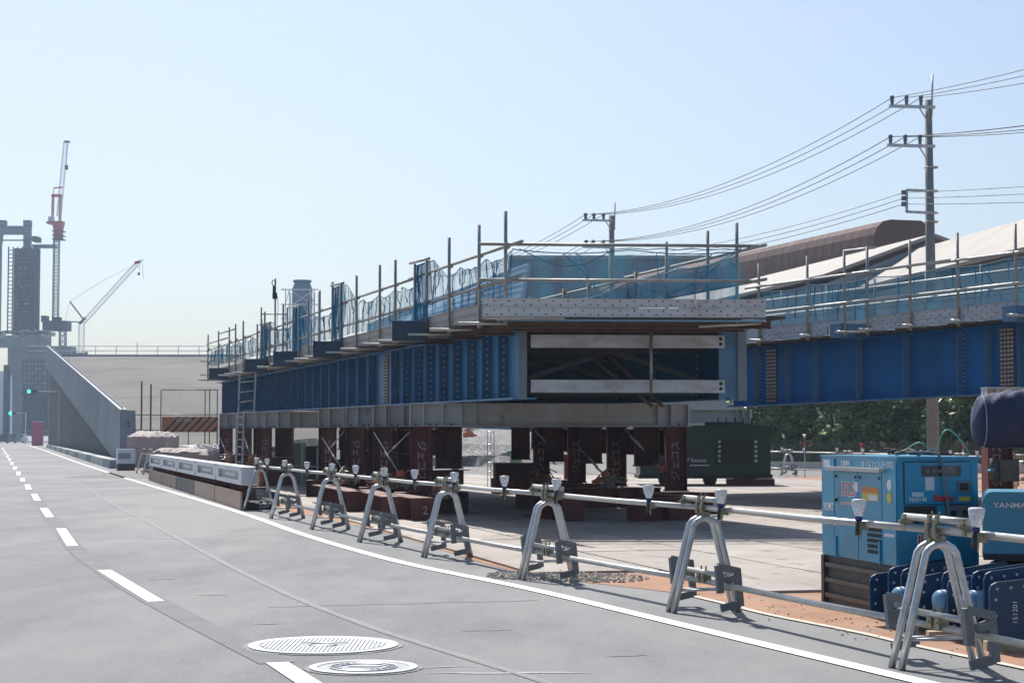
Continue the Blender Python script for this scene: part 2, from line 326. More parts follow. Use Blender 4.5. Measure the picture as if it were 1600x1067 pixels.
# yard ground of orange dirt
U = Vector((-.247, .969, 0)); V = Vector((.969, .247, 0)); O = G(829, 898)
bpx = [(232, 748), (300, 766), (385, 784), (460, 800), (560, 822), (631, 840), (762, 882), (829, 898), (900, 908), (1048, 925), (1137, 946), (1200, 962), (1340, 990), (1425, 1010), (1600, 1047), (1700, 1070)]
bl = [G(*p) for p in bpx]
yard = [Vector((bl[-1].x + 8, bl[-1].y - 1, 0)), Vector((50, 8, 0)), Vector((50, 190, 0)), Vector((-19.5, 190, 0)), Vector((-19.5, 92, 0)), Vector((-16.5, 75, 0))]
b = MB(); b.sheet(bl + yard, .004); b.build('yard_dirt', dirt, kind='structure')
strip([p + Vector((.02, .04, 0)) for p in smooth_pts(bl[9:], 4)], .07, .010).build('pale_kerb_edge', mat('cream_edge', (.55, .50, .42), .85, vary=.15, vscale=6), kind='structure')
# far bare gravel in the yard
b = MB(); b.sheet([(-16, 64), (6, 58), (14, 70), (22, 190), (-19, 190)], .008); b.build('gravel_ground', gravelm, kind='structure')
b = MB(); b.sheet([(p.x, p.y) for p in (O + U * .05 + V * .05, O + U * .05 + V * 1.4, O + U * -2.7 + V * 1.6, O + U * -2.7 + V * 2.9, O + U * -5.9 + V * 3.1, O + U * -5.9 + V * 19.4, O + U * 46 + V * 19.4, O + U * 46 + V * .05)], .006); b.build('plate_bed', mat('bed_dark', (.05, .035, .03), .9, vary=.3), kind='structure')
# steel road plates, each its own
pav = bpy.data.objects.new('yard_paving', None); C.objects.link(pav); pav['kind'] = 'structure'
me_plate = {}
def plate_mesh(L):
    if L not in me_plate:
        b = MB(); h = .022; w_ = 1.5; e = .02
        b.frame((0, 0, h / 2), (w_ / 2 - e, 0, 0), (0, L / 2 - e, 0), (0, 0, h / 2))
        me = bpy.data.meshes.new('ground_plate'); me.from_pydata(b.v, [], b.f); me.materials.append(platem); me_plate[L] = me
    return me_plate[L]
ang = math.atan2(U.x, U.y)
for ci in range(0, 13):
    s = (0 if ci == 0 else -2.8 if ci == 1 else -6.0) + (3 if ci % 2 and ci > 1 else 0)
    while s < 44:
        L = 6.0; c = O + V * (ci * 1.5 + .75) + U * (s + L / 2)
        o = bpy.data.objects.new('ground_plate', plate_mesh(L)); C.objects.link(o); o.parent = pav
        o.location = (c.x, c.y, .004 + random.uniform(0, .004)); o.rotation_euler = (random.uniform(-.0006, .0006), random.uniform(-.002, .002), -ang + random.uniform(-.002, .002))
        s += L
stonem = mat('pale_stone', (.42, .38, .33), .9, vary=.4, vscale=30)
for sx_, sy_, n_, r_ in ((-.1, -.15, 300, .30), (.35, -.3, 380, .4), (.8, -.5, 240, .35)):
    b = MB()
    for i in range(n_):
        a_ = random.uniform(0, 6.28); rr = r_ * math.sqrt(random.random()); c = O + Vector((sx_ + rr * math.cos(a_) * 1.2, sy_ + rr * math.sin(a_) * 1.7, 0)); q = random.uniform(.007, .021)
        ax = Vector((random.uniform(-1, 1), random.uniform(-1, 1), random.uniform(-.4, .4))).normalized(); ay = ax.orthogonal().normalized(); az = ax.cross(ay)
        b.frame(c + Vector((0, 0, q * .6)), ax * q, ay * q * .7, az * q * .6)
    b.build('gravel', stonem, kind='stuff')
b = MB()
for i in range(130):
    p = random.choice(bl[9:15]).lerp(random.choice(bl[9:15]), random.random()); c = Vector((p.x + random.uniform(-.25, .9), p.y + random.uniform(-.1, 1.3), .01)); q = random.uniform(.003, .009)
    b.frame(c, (q, 0, q * .2), (0, q * .8, 0), (0, 0, q * .6))
b.build('loose_stones', stonem, kind='stuff')

# ================================================================= GIRDER BRIDGE (near, seen on its end)
def BP(Y, t, z): return Vector((.21 - .295 * (Y - 30) + t, Y + .07 * t, z + .005 * (Y - 30)))
ZB, ZT = 2.10, 3.31
def girder(br, tx, y0, y1, mat_, side, stiffs, splices, inner=False):
    b = MB(); up = Vector((0, 0, 1))
    a, e = BP(y0, tx, (ZB + ZT) / 2), BP(y1, tx, (ZB + ZT) / 2)
    b.ibeam(a, e, ZT - ZB, .42, .03, .016)
    gd = b.build('girder', mat_, br)
    for Y in stiffs:
        s = MB(); c = BP(Y, tx, (ZB + ZT) / 2); w_ = .175
        s.frame(c + Vector((side * (.012 + w_ / 2), 0, 0)), (w_ / 2, .0, 0), (0, .009, 0), (0, 0, (ZT - ZB) / 2 - .034))
        s.build('stiffener', mat('stiffener_dark', (.012, .08, .18), .5, vary=.12, spec=.3), gd)
    bo = MB()
    for Y in stiffs:
        for k in (range(10) if Y < 39 else (0, 1, 2, 7, 8, 9) if int(Y * 3) % 2 else (0, 3, 6, 9)):
            z = ZB + .1 + k * .118 + random.uniform(-.008, .008)
            c = BP(Y - .013, tx + side * .09, z); q_ = .013 if Y < 39 else .009; bo.frame(c, (q_, 0, 0), (0, .006, 0), (0, 0, q_))
    if bo.v: bo.build('bolt_heads', mat('bolt_blue_grey', (.30, .34, .38), .45, .3, vary=.2), gd, kind='stuff')
    for Y in splices:
        s = MB(); s.frame(BP(Y, tx + side * .02, (ZB + ZT) / 2), (.008, 0, 0), Vector((-.295, 1, 0)) * .22, (0, 0, (ZT - ZB) / 2 - .06)); sp = s.build('splice_plate', rustp, gd)
        s = MB()
        for k in range(15):
            for j in (-.15, -.06, .06, .15): s.frame(BP(Y + j, tx + side * .034, ZB + .11 + k * .07), (.012, 0, 0), (0, .02, 0), (0, 0, .018))
        s.build('splice_bolts', boltm, gd, kind='stuff')
    return gd
br = thing('girder_bridge', 'blue plate girder bridge section, end facing the camera, propped on maroon steel posts', 'bridge', BP(30, 1.8, ZB))
st = [30.9 + i * 1.0 for i in range(8)] + [39.0 + i * 1.15 for i in range(25)]
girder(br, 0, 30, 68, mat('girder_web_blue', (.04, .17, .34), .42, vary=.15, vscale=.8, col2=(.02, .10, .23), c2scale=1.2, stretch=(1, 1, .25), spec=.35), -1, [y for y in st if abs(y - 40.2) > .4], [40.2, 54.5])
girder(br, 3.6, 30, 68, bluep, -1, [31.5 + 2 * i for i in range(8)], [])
b = MB(); b.frame(BP(30, 0, (ZB + ZT) / 2) + Vector((-.03, -.02, 0)), (.07, 0, 0), (0, .012, 0), (0, 0, (ZT - ZB) / 2)); b.build('end_plate', mat('grey_blue_edge', (.17, .21, .26), .5, vary=.1), br)
b = MB(); b.frame(BP(30, 3.6, (ZB + ZT) / 2) + Vector((-.16, -.02, 0)), (.16, 0, 0), (0, .012, 0), (0, 0, (ZT - ZB) / 2)); b.build('end_plate', bluest, br)
b = MB(); b.frame(BP(30, 3.6, (ZB + ZT) / 2) + Vector((.07, -.06, 0)), (.075, 0, 0), (0, .03, 0), (0, 0, (ZT - ZB) / 2 + .02)); b.build('end_plate', mat('grey_blue_edge', (.17, .21, .26), .5), br)
# silver channel beams across the open end
for z in (2.32, 3.07):
    b = MB(); A, E = BP(29.85, .06, z), BP(29.85, 3.32, z)
    b.bar(A, E, .012, .2); b.bar(A + Vector((0, .06, .1)), E + Vector((0, .06, .1)), .13, .012); b.bar(A + Vector((0, .06, -.1)), E + Vector((0, .06, -.1)), .13, .012)
    cb = b.build('channel_beam', mat('mottled_zinc', (.50, .52, .56), .5, .2, vary=.15, vscale=3, col2=(.36, .355, .35), c2scale=3.5, c2lo=.48, c2hi=.66, stretch=(.6, 1, 1.5)), br)
    b = MB()
    for dx in (-.07,):
        for dz in (-.04, .045): c = BP(29.85, 3.32 + dx, z + dz); b.tube([c + Vector((0, -.02, 0)), c + Vector((0, 0, 0))], .03, 10)
    b.build('bolt_hole', holem, cb)
b = MB(); b.tube([BP(29.7, 2.02, 2.2), BP(29.7, 2.02, 3.34)], .028, 8); b.build('prop_tube', tube, br)
# cross frames and bracing inside
for i, Y in enumerate((31, 34.5, 38, 42, 47, 52, 58, 64)):
    b = MB(); b.ibeam(BP(Y, .1, 3.05), BP(Y, 3.5, 3.05), .25, .15); b.ibeam(BP(Y, .1, 2.3), BP(Y, 3.5, 2.3), .2, .15)
    if i < 5:
        b.bar(BP(Y, .1, 2.4), BP(Y, 1.8, 2.95), .08, .08); b.bar(BP(Y, 1.8, 2.95), BP(Y, 3.5, 2.4), .08, .08)
    b.build('cross_frame', mat('dark_paint', (.05, .05, .055), .6, vary=.15), br)
b = MB(); b.bar(BP(31.2, 1.2, 3.1), BP(31.2, 2.6, 2.0), .05, .05); b.bar(BP(32.2, 2.0, 3.1), BP(31.5, 2.9, 2.0), .05, .05); b.build('lateral_brace', rustp, br)
# timber / rusted deck between flanges
n_b = 46
for i in range(n_b):
    Y = 28.2 + i * .85
    b = MB(); b.frame(BP(Y + .4, 1.35, 3.375), (2.25, .07 * 2.25, 0), Vector((-.295, 1, 0)) * .413, (0, 0, .02)); b.build('deck_board', rustd, br)
for Y in (28.6, 29.6, 30.6, 32, 34):
    b = MB(); b.ibeam(BP(Y, -.7, 3.28 if Y < 30 else 3.26), BP(Y, 3.55, 3.28 if Y < 30 else 3.26), .12, .1, .01, .008); b.build('deck_joist', rustp, br)
# blue bracket boxes sticking out on the left
for Y in (33.1, 41.0, 46.6, 51.7, 59.8):
    b = MB(); b.frame(BP(Y, -1.19, 3.40), (.31, 0, 0), (0, .14, 0), (0, 0, .175)); bx = b.build('bracket_box', mat('bracket_blue', (.012, .04, .085), .5, vary=.1), br)
    b = MB(); b.frame(BP(Y, -1.19, 3.58), (.33, 0, 0), (0, .17, 0), (0, 0, .006)); b.build('cap_plate', bluest, bx)

# ---- scaffold of the near bridge
sc = thing('bridge_scaffold', 'tube scaffold railing with planks and blue nets around the near girder bridge', 'scaffolding', BP(28, 1, 3.3))
ys_post = [28, 29.5, 31.4, 33.0, 33.9, 35.5, 36.9, 39.2, 40.9, 41.9, 43.5, 45.0, 46.4, 47.2, 48.8, 51.1, 52, 52.6, 53.4, 56.3, 58.0, 59.5, 62.2, 65.1]
tall = {28: 5.0, 33.0: 4.72, 33.9: 4.74, 40.9: 4.95, 41.9: 5.0, 46.4: 4.8, 47.2: 4.85, 51.1: 4.6, 52.6: 4.8, 53.4: 4.7}
def ztop(Y): return tall.get(Y, 4.95)
TL, TR = -.9, 2.9
def clampb(b, c, r=.04):
    b.frame(c, (r, 0, 0), (0, r, 0), (0, 0, r * .8)); b.frame(c + Vector((r * 1.2, 0, r * .6)), (r * .3, 0, 0), (0, r * .3, 0), (0, 0, r))
for Y in ys_post:
    b = MB(); b.tube([BP(Y, TL, 3.27), BP(Y, TL, ztop(Y) + random.uniform(-.03, .03))], .028, 8); po = b.build('scaffold_post', tube, sc)
    for z in (3.32, 3.93, 4.45): b = MB(); clampb(b, BP(Y, TL + .02, z), .036); b.build('clamp', brass if Y < 36 else tube, po)
    b = MB(); b.tube([BP(Y - .08, TL - .36, 3.335), BP(Y - .08, TL + .9, 3.335)], .026, 8); b.build('transom_tube', pipe, sc)
for Y in (28.35, 29.5, 31.3, 32.8, 35.4, 36.9, 39.2, 43, 47, 51, 55):
    b = MB(); b.tube([BP(Y, TR, 3.27), BP(Y, TR, 4.9 if Y < 32 else 4.5)], .028, 8); po = b.build('scaffold_post', tube, sc)
    for z in (3.93, 4.45): b = MB(); clampb(b, BP(Y, TR + .02, z), .036); b.build('clamp', brass, po)
for z, ya, yb in ((4.47, 27.3, 34.6), (4.46, 33.8, 41.0), (4.44, 40.5, 48), (4.42, 47.5, 56), (4.4, 55, 66)):
    b = MB(); b.tube([BP(ya, TL + .05, z), BP(yb, TL + .05, z + .02)], .026, 8); b.build('guard_rail', tube, sc)
for z, ya, yb in ((3.94, 27.4, 35.2), (3.93, 34.6, 42.0), (3.92, 41.5, 49), (3.9, 48.5, 57), (3.9, 56, 66)):
    b = MB(); b.tube([BP(ya, TL + .05, z), BP(yb, TL + .05, z)], .026, 8); b.build('guard_rail', tube, sc)
for z, ya, yb in ((4.45, 27.4, 33.5), (4.4, 33, 42), (3.92, 27.4, 34), (3.9, 33.5, 42)):
    b = MB(); b.tube([BP(ya, TR + .05, z), BP(yb, TR + .05, z)], .026, 8); b.build('guard_rail', tube, sc)
for z in (3.93, 4.49):          # rails across the near end
    b = MB(); b.tube([BP(27.95, TL - .42, z), BP(27.95, TR + .17, z)], .026, 8); b.build('end_rail', tube, sc)
for (ya, yb, z) in ((32.8, 34.3, 4.72), (40.6, 42.1, 4.9), (46.1, 47.5, 4.75), (50.9, 52.9, 4.6), (60, 65.5, 4.6), (58, 62, 4.8)):
    b = MB(); b.tube([BP(ya, TL, z), BP(yb, TL, z + .05)], .026, 8); b.build('short_rail', tube, sc)
b = MB(); b.tube([BP(65, TL - .3, 4.0), BP(65, TL + 1.5, 4.0)], .02, 6); b.tube([BP(65, TL - .3, 3.5), BP(65, TL + 1.2, 3.5)], .02, 6); b.build('end_rail', tube, sc)
# frame tower piece at px 380-410
b = MB()
for x_ in (-1.1, -.35): b.tube([BP(52, TL + x_ + 1.0, 3.3), BP(52, TL + x_ + 1.0, 5.1)], .026, 6)
for z in (4.0, 4.45, 4.9): b.tube([BP(52, TL - .1, z), BP(52, TL + .65, z)], .02, 6)
b.build('frame_ladder', tube, sc)
# toe boards: left side in a painted shade tone, near end perforated silver
for i, (ya, yb) in enumerate(((28.3, 31.3), (31.35, 34.2), (34.3, 38), (38.1, 42), (42.1, 46), (46.1, 50), (50.1, 55), (55.1, 60), (60.1, 65))):
    for k in range(2):
        b = MB(); z = 3.46 + k * .135
        b.bar(BP(ya, TL + .06, z), BP(yb, TL + .06, z), .03, .12); b.bar(BP(ya, TL + .045, z + .06), BP(yb, TL + .045, z + .06), .05, .012); b.build('toe_board', plankt, sc)
def perf_board(A, E, h, parent, mat_=alum, holes=True):
    b = MB(); b.bar(A, E, .028, h); d = (E - A); L = d.length; d.normalize(); nrm = Vector((d.y, -d.x, 0)).normalized()
    if nrm.y > 0: nrm = -nrm
    b.bar(A + Vector((0, 0, h / 2)) + nrm * .012, E + Vector((0, 0, h / 2)) + nrm * .012, .052, .01); b.bar(A - Vector((0, 0, h / 2)) + nrm * .012, E - Vector((0, 0, h / 2)) + nrm * .012, .052, .01)
    o = b.build('perforated_board', mat_, parent)
    if holes:
        b = MB(); k = int(L / .11)
        for i in range(k):
            c = A + d * ((i + .5) * L / k) + nrm * .016 + Vector((0, 0, (.03 if i % 2 else -.03)))
            b.frame(c, d * .011, nrm * .002, (0, 0, .011))
        b.build('punched_holes', holem, o, kind='stuff')
    return o
for (ta, tb) in ((TL - .38, TL + 1.35), (TL + 1.36, TL + 2.95), (TL + 2.96, TR + .26)):
    for k in range(2): perf_board(BP(27.9, ta, 3.42 + k * .145), BP(27.9, tb, 3.425 + k * .15), .125, sc)
for (ya, yb) in ((28.4, 32.2), (32.3, 36.1), (36.2, 42)):
    for k in range(2): perf_board(BP(ya, TR + .1, 3.46 + k * .14), BP(yb, TR + .1, 3.46 + k * .14), .13, sc, holes=False)
# blue bracket under the near end and hanging tubes
b = MB(); b.bar(BP(28.1, TL - .1, 3.31), BP(28.1, TR + .3, 3.31), .2, .02); b.build('deck_edge', bluest, sc)
b = MB(); b.tube([BP(28.4, 2.3, 3.24), BP(28.4, 3.3, 3.30)], .026, 8); b.tube([BP(28.2, 2.9, 3.33), BP(28.2, 3.3, 3.33)], .026, 8); b.build('transom_tube', pipe, sc)

def net(name, fn, L, z0, ztop_fn, parent, nx=40, nz=10, amp=.05, m=netm, seed=0, gather=1.0, folds=True):
    """fn(s, off, z) -> world point; a wrinkled hanging net"""
    b = MB(); vs = []
    for i in range(nx + 1):
        s = i / nx * L; zt = ztop_fn(s)
        for j in range(nz + 1):
            q = j / nz; z = z0 + (zt - z0) * q
            o = amp * (noise.noise(Vector((s * 3.1 * gather, z * .8, seed))) + .6 * noise.noise(Vector((s * 9 * gather, z * 1.2, seed + 5)))) 
            o *= 1 - q ** 4; s2 = s + .05 * noise.noise(Vector((s * 4, z * 2, seed + 9)))
            vs.append(fn(s2, o, z))
    fs = [(i * (nz + 1) + j, (i + 1) * (nz + 1) + j, (i + 1) * (nz + 1) + j + 1, i * (nz + 1) + j + 1) for i in range(nx) for j in range(nz)]
    b.add(vs, fs, True); o = b.build(name, m, parent, recalc=False)
    r = MB(); r.tube([vs[i * (nz + 1) + nz] for i in range(0, nx + 1)], .009, 4); r.build('net_rope', mat('net_cord', (.03, .12, .2), .8), o)
    # gathered folds: thick cords of net hanging from the rope
    r = MB(); k = int(L / .22) if folds else int(L / 1.1)
    for q in range(k):
        i = random.randint(1, nx - 1); pts = []
        ii = i; drift = random.choice((-1, 0, 0, 1))
        for j in range(nz, max(0, nz - random.randint(4, nz)) - 1, -1):
            ii2 = min(nx, max(0, ii + (drift if random.random() < .5 else 0))); ii = ii2
            pts.append(vs[ii2 * (nz + 1) + j] + Vector((-.01, -.01, 0)))
        if len(pts) > 2: r.tube(pts, [random.uniform(.004, .013) for _ in pts], 4)
    if r.v: r.build('net_fold', netf, o, kind='stuff')
    return o
# left nets per bay
bays = list(zip(ys_post[:-1], ys_post[1:]))
groups_ = [(28, 31.4), (31.4, 35.5), (35.5, 39.2), (39.2, 43.5), (43.5, 48.8), (48.8, 53.4), (53.4, 59.5), (59.5, 65.1)]
for gi, (ya, yb) in enumerate(groups_):
    L = yb - ya
    def zt(s, ya=ya, gi=gi):
        sag = .10 * abs(math.sin(s * 2.1 + gi)) + .05 * noise.noise(Vector((s * 3, gi, 2))) 
        z = 4.40 - sag
        for (pa, pb, pz) in ((32.9, 34.0, 4.70), (40.8, 42.0, 4.88), (46.3, 47.3, 4.75), (51.0, 52.8, 4.6)):
            Yc = ya + s
            if pa - .9 < Yc < pb + .1: z = max(z, pz - max(0, (pa - Yc)) * .4)
        return z
    net('safety_net', (lambda s, o, z, ya=ya: BP(ya + s, TL + .11 + o, z)), L, 3.66 + .02 * gi, zt, sc, nx=int(L * 12), nz=10, amp=.09, seed=gi, m=netm)
for (ya, yb, zt_) in ((32.85, 34.0, 4.7), (40.7, 42.0, 4.9), (46.2, 47.3, 4.75), (51.0, 52.8, 4.62)):   # doubled hanging pieces on the tall posts
    net('safety_net', (lambda s, o, z, ya=ya: BP(ya + s, TL + .02 + o, z)), yb - ya, 3.6, (lambda s, q=zt_: q - .02), sc, nx=14, nz=10, amp=.12, seed=ya, m=netf, gather=2.5)
# right-hand nets seen through the end
def zt_r(s): return 4.36 - .05 * abs(math.sin(s * 1.3)) - (.25 * max(0, (s - 4) / 4.8))
net('safety_net', (lambda s, o, z: BP(28.25 + s, TR - .06 + o, z)), 8.8, 3.62, zt_r, sc, nx=50, nz=9, amp=.05, seed=31, m=netr, folds=False)
def zt_r2(s): return 4.30 - .45 * abs(math.sin(s * .8)) 
net('safety_net', (lambda s, o, z: BP(36.4 + s, TR - .06 + o, z)), 7.6, 3.62, zt_r2, sc, nx=50, nz=9, amp=.07, seed=33, m=netr, folds=False)
b = MB()
for (ya, yb, z, sg) in ((28.4, 31, 4.42, .1), (31, 34, 4.4, .06), (34, 38, 4.35, .14), (29, 33, 4.3, .3)):
    b.tube([BP(ya + (yb - ya) * i / 14, TR, z - sg * math.sin(math.pi * i / 14)) for i in range(15)], .011, 5)
b.tube([BP(27.95, TL + .2 + i * .25, 4.42 - .28 * math.sin(math.pi * min(1, i / 6)) + .02 * (i % 2)) for i in range(15)], .008, 5)
b.build('hanging_rope', mat('net_cord', (.03, .12, .2), .8), sc)
net('end_net', (lambda s, o, z: BP(28.0, TL + .1 + s, z) + Vector((0, o, 0))), 3.7, 3.62, (lambda s: 4.42 - .06 * abs(math.sin(s * 1.7))), sc, nx=40, nz=8, amp=.03, seed=90, m=netend, folds=False)
# hoist hanging on a pole
hp = thing('pole_hoist', 'dark chain hoist hooked on a tall scaffold pole over the near bridge', 'hoist', BP(50.9, -.8, 3.4))
b = MB(); b.tube([BP(50.9, -.78, 3.4), BP(50.9, -.78, 5.85)], .026, 8); b.build('pole', tube, hp)
c = BP(50.85, -.83, 5.35); b = MB(); b.tube([c + Vector((-.03, 0, 0)), c + Vector((.09, 0, 0))], [.09, .09], 12); b.frame(c + Vector((0, 0, .16)), (.03, 0, 0), (0, .03, 0), (0, 0, .12)); b.tube([c + Vector((0, 0, .28)), c + Vector((-.06, 0, .36)), c + Vector((-.03, 0, .45)), c + Vector((.03, 0, .42))], .015, 6); b.build('pulley', black, hp)
b = MB(); b.tube([c + Vector((.1, 0, 0)), c + Vector((.13, 0, -.3)), c + Vector((.1, 0, -.7)), c + Vector((.12, 0, -1.2))], .008, 5); b.build('chain', black, hp)
# ladder on the left side of the bridge
lp = thing('access_ladder', 'grey steel ladder leaning on the left side of the near bridge', 'ladder', P(370, 735, 50))
A0, A1 = P(363, 738, 50), P(373.5, 584, 51.5); B0, B1 = P(375, 738, 50), P(399.5, 584, 51.5)
A0, B0 = P(368, 738, 50), P(377, 738, 50)
for a, e in ((P(368, 738, 50.5), P(372, 645, 51)), (P(378, 738, 50.5), P(381, 645, 51)), (P(372, 648, 50.8), P(374.5, 585, 51.2)), (P(397, 643, 50.8), P(399.5, 583, 51.2))):
    b = MB(); b.bar(a, e, .05, .03, (0, 1, 0)); b.build('ladder_rail', beamg, lp)
for k in range(8):
    t_ = k / 8; b = MB(); b.tube([P(368, 738, 50.5).lerp(P(372, 645, 51), t_ + .05), P(378, 738, 50.5).lerp(P(381, 645, 51), t_ + .05)], .014, 6); b.build('rung', beamg, lp)
for k in range(4):
    t_ = k / 4 + .05; b = MB(); b.tube([P(372, 648, 50.8).lerp(P(374.5, 585, 51.2), t_), P(397, 643, 50.8).lerp(P(399.5, 583, 51.2), t_)], .016, 6); b.build('rung', beamg, lp)

# ================================================================= SUPPORT BENTS
def column(parent, x, y, z0, z1, wid=.4, txt=True, rot=0.0, flip=False):
    a = Vector((math.cos(rot), math.sin(rot), 0)); n = Vector((-a.y, a.x, 0))
    b = MB(); c = Vector((x, y, (z0 + z1) / 2)); hz = (z1 - z0) / 2
    b.frame(c, a * (wid / 2 - .02), n * .007, (0, 0, hz - .02))
    for s in (-1, 1): b.frame(c + a * s * (wid / 2 - .01), a * .01, n * wid / 2, (0, 0, hz - .02))
    for z in (z0 + .01, z1 - .01): b.frame((x, y, z), a * (wid / 2 + .03), n * (wid / 2 + .03), (0, 0, .0095))
    for z in (z0 + .3,): b.frame((x, y, z), a * (wid / 2 - .021), n * (wid / 2 - .01), (0, 0, .006))
    o = b.build('post', maroon, parent)
    if txt: text('ジェコス', .19, Vector((x, y, 1.02)) - n * .012, (0, 0, -1 if flip else 1), ((a.x, a.y, 0) if flip else (-a.x, -a.y, 0)), letterp, o, depth=.002, bold=.003)
    return o
rows = [(34.0, 640, 1018), (37.2, 583, 928), (40.0, 541, 868), (43.3, 498, 815), (53, 402, 640), (57.5, 370, 600), (62, 344, 570)]
rowlab = ['nearest', 'second', 'third', 'fourth', 'third farthest', 'second farthest', 'farthest']
for i, (Y, pl, pr) in enumerate(rows):
    xl = (pl - 800) * Y / FPX; xr = (pr - 800) * Y / FPX + .4
    dz = .005 * (Y - 30); zt_ = 2.085 + dz; zb_ = 1.655 + dz * .6
    be = thing('support_bent', f'{rowlab[i]} steel bent under the near bridge, grey crossbeam on two maroon posts', 'steel support', ((xl + xr) / 2, Y, 0), 'steel bents under the near bridge')
    b = MB(); hb = zt_ - zb_
    b.ibeam((xl, Y, (zt_ + zb_) / 2), (xr + .35, Y + .07 * (xr - xl), (zt_ + zb_) / 2), hb, .36, .02, .014); cb = b.build('crossbeam', beamg, be)
    for s in ([0.02, .27, .63, .98, 1.25] + ([xr - xl - .25, xr - xl, xr - xl + .32])):
        b = MB(); b.frame((xl + s, Y + .07 * s, (zt_ + zb_) / 2), (.009, 0, 0), (0, .172, 0), (0, 0, hb / 2 - .022)); b.build('stiffener_plate', mat('beam_plate', (.50, .53, .56), .5, .3, vary=.12), cb)
    b = MB()
    for s in (.12, .4, .52, .8, xr - xl + .1, xr - xl + .2): b.tube([Vector((xl + s, Y - .14, zb_ + .02)), Vector((xl + s, Y - .14, zb_ + .055))], .02, 6)
    b.build('flange_bolts', black, cb, kind='stuff')
    column(be, xl + .22, Y, .44, zb_, txt=True, flip=True); column(be, xr + .08, Y + .3, .44, zb_, txt=True)
    column(be, xr - .42, Y + 1.1, .9 if i < 4 else .44, zb_, .46, False)
    if True:
        column(be, xl + .72, Y + .75, .86, zb_, .5, False)
        b = MB(); b.ibeam((xl + .2, Y, .66), (xl + 1.0, Y + .9, .66), .35, .35, .015, .012); b.build('stub_beam', maroon, be)
    # base blocks
    for xb in (xl + .22, xr + .08):
        b = MB(); b.ibeam((xb - .5, Y - .02, .23), (xb + .9, Y + .05, .23), .4, .4, .018, .014); bb_ = b.build('base_beam', maroon, be)
        b = MB()
        for s in (-.48, 0, .45, .86): b.frame((xb + s, Y, .23), (.008, 0, 0), (0, .19, 0), (0, 0, .18))
        b.build('web_plate', maroon, bb_)
for k_, (xa, ya, xb, yb, lab) in enumerate(((-1.25, 34.6, -4.3, 45.5, 'long maroon stringer joining the tops of the left posts'), (3.0, 34.8, .55, 45.0, 'long maroon stringer joining the tops of the right-hand posts'))):
    t = thing('stringer_beam', lab, 'steel beam', (xa, ya, 1.3)); b = MB(); b.ibeam((xa, ya, 1.36), (xb, yb, 1.40), .52, .35, .02, .014); b.build('beam_section', maroon, t)
    b = MB()
    for q in range(14): c = Vector((xa, ya, 1.36)).lerp(Vector((xb, yb, 1.4)), (q + .5) / 14); b.frame(c, (.16, .04, 0), (0, .006, 0), (0, 0, .235))
    b.build('web_stiffener', maroon, t)
# long base beams on the ground running towards the camera
def ground_beam(pa, pb, lab):
    a, e = Vector(pa), Vector(pb); b = MB(); b.ibeam(a + Vector((0, 0, .22)), e + Vector((0, 0, .22)), .4, .4, .02, .014)
    t = thing('ground_beam', lab, 'steel beam', a); o = b.build('beam_section', maroon, t)
    d = (e - a).normalized(); n = Vector((d.y, -d.x, 0))
    b = MB(); b.frame(a + Vector((0, 0, .22)) - d * .012, n * .2, d * .01, (0, 0, .2)); b.build('end_plate', maroon, t, label=None)
    b = MB()
    k = int((e - a).length / .6)
    for i in range(1, k): c = a + d * i * .6; b.frame(c + Vector((0, 0, .22)), n * .18, d * .006, (0, 0, .178))
    b.build('web_stiffener', maroon, t)
    return t
g1 = ground_beam((-1.55, 31.1, .0), (-1.55 - .295 * 2.5, 33.6, 0), 'short maroon H beam on the ground in front of the nearest left post')
text('2', .2, Vector((-1.5, 31.05, .2)), (1, 0, 0), (0, 0, 1), letterp, g1)
ground_beam((-2.1, 31.8, 0), (-3.0, 36.0, 0), 'maroon H beam on the ground left of the nearest left post')
ground_beam((-3.0, 34.8, 0), (-4.2, 39.5, 0), 'maroon H beam on the ground below the second left post')
g4 = ground_beam((1.05, 30.8, 0), (.35, 33.2, 0), 'maroon H beam on the ground in the shadow under the nearest crossbeam')
ground_beam((2.1, 31.0, 0), (3.3, 31.6, 0), 'maroon H beam lying crosswise before the right-hand posts')
ground_beam((3.2, 31.9, 0), (2.6, 34.2, 0), 'maroon H beam under the nearest right-hand post')
g5 = ground_beam((.15, 36.5, 0), (2.4, 37.2, 0), 'maroon H beam lying crosswise behind the middle posts')
ground_beam((-.45, 45.4, 0.0), (1.2, 45.9, 0), 'far maroon H beam beside the gravel patch')
ground_beam((-.40, 43.4, 0.42), (.7, 43.6, 0.42), 'maroon H beam stacked on the far end of the base beams')

# chain braces with turnbuckles and orange lever blocks
def brace(a, e, lab, orange_=True, m=None):
    a, e = Vector(a), Vector(e); t = thing('chain_brace', lab, 'brace', a)
    b = MB(); b.tube([a, e], .012, 5); b.build('rod', m or galv, t)
    b = MB(); c = a.lerp(e, .55); d = (e - a).normalized(); b.tube([c - d * .16, c + d * .16], .026, 6); b.build('turnbuckle', galv, t)
    if orange_:
        c = e; b = MB(); b.frame(c + Vector((0, 0, .04)), (.07, 0, .02), (0, .05, 0), (-.01, 0, .05)); b.tube([c + Vector((-.05, -.06, 0)), c + Vector((.1, -.07, .02))], .045, 8); b.bar(c, c + Vector((.2, -.03, .1)), .03, .02); b.build('lever_block', orange, t)
        b = MB()
        for k in range(9): b.tube([c + Vector((random.uniform(-.1, .1), -.08, 0)), c + Vector((random.uniform(-.16, .16), -.09, random.uniform(-.22, -.08)))], .01, 4)
        b.build('loose_chain', brass, t)
brace(P(584, 675, 37), P(625, 742, 35.5), 'bright chain brace crossing between the two nearest left posts')
brace(P(640, 675, 34), P(600, 715, 36.8), 'dull chain brace crossing behind the bright one by the nearest left post', False, tube)
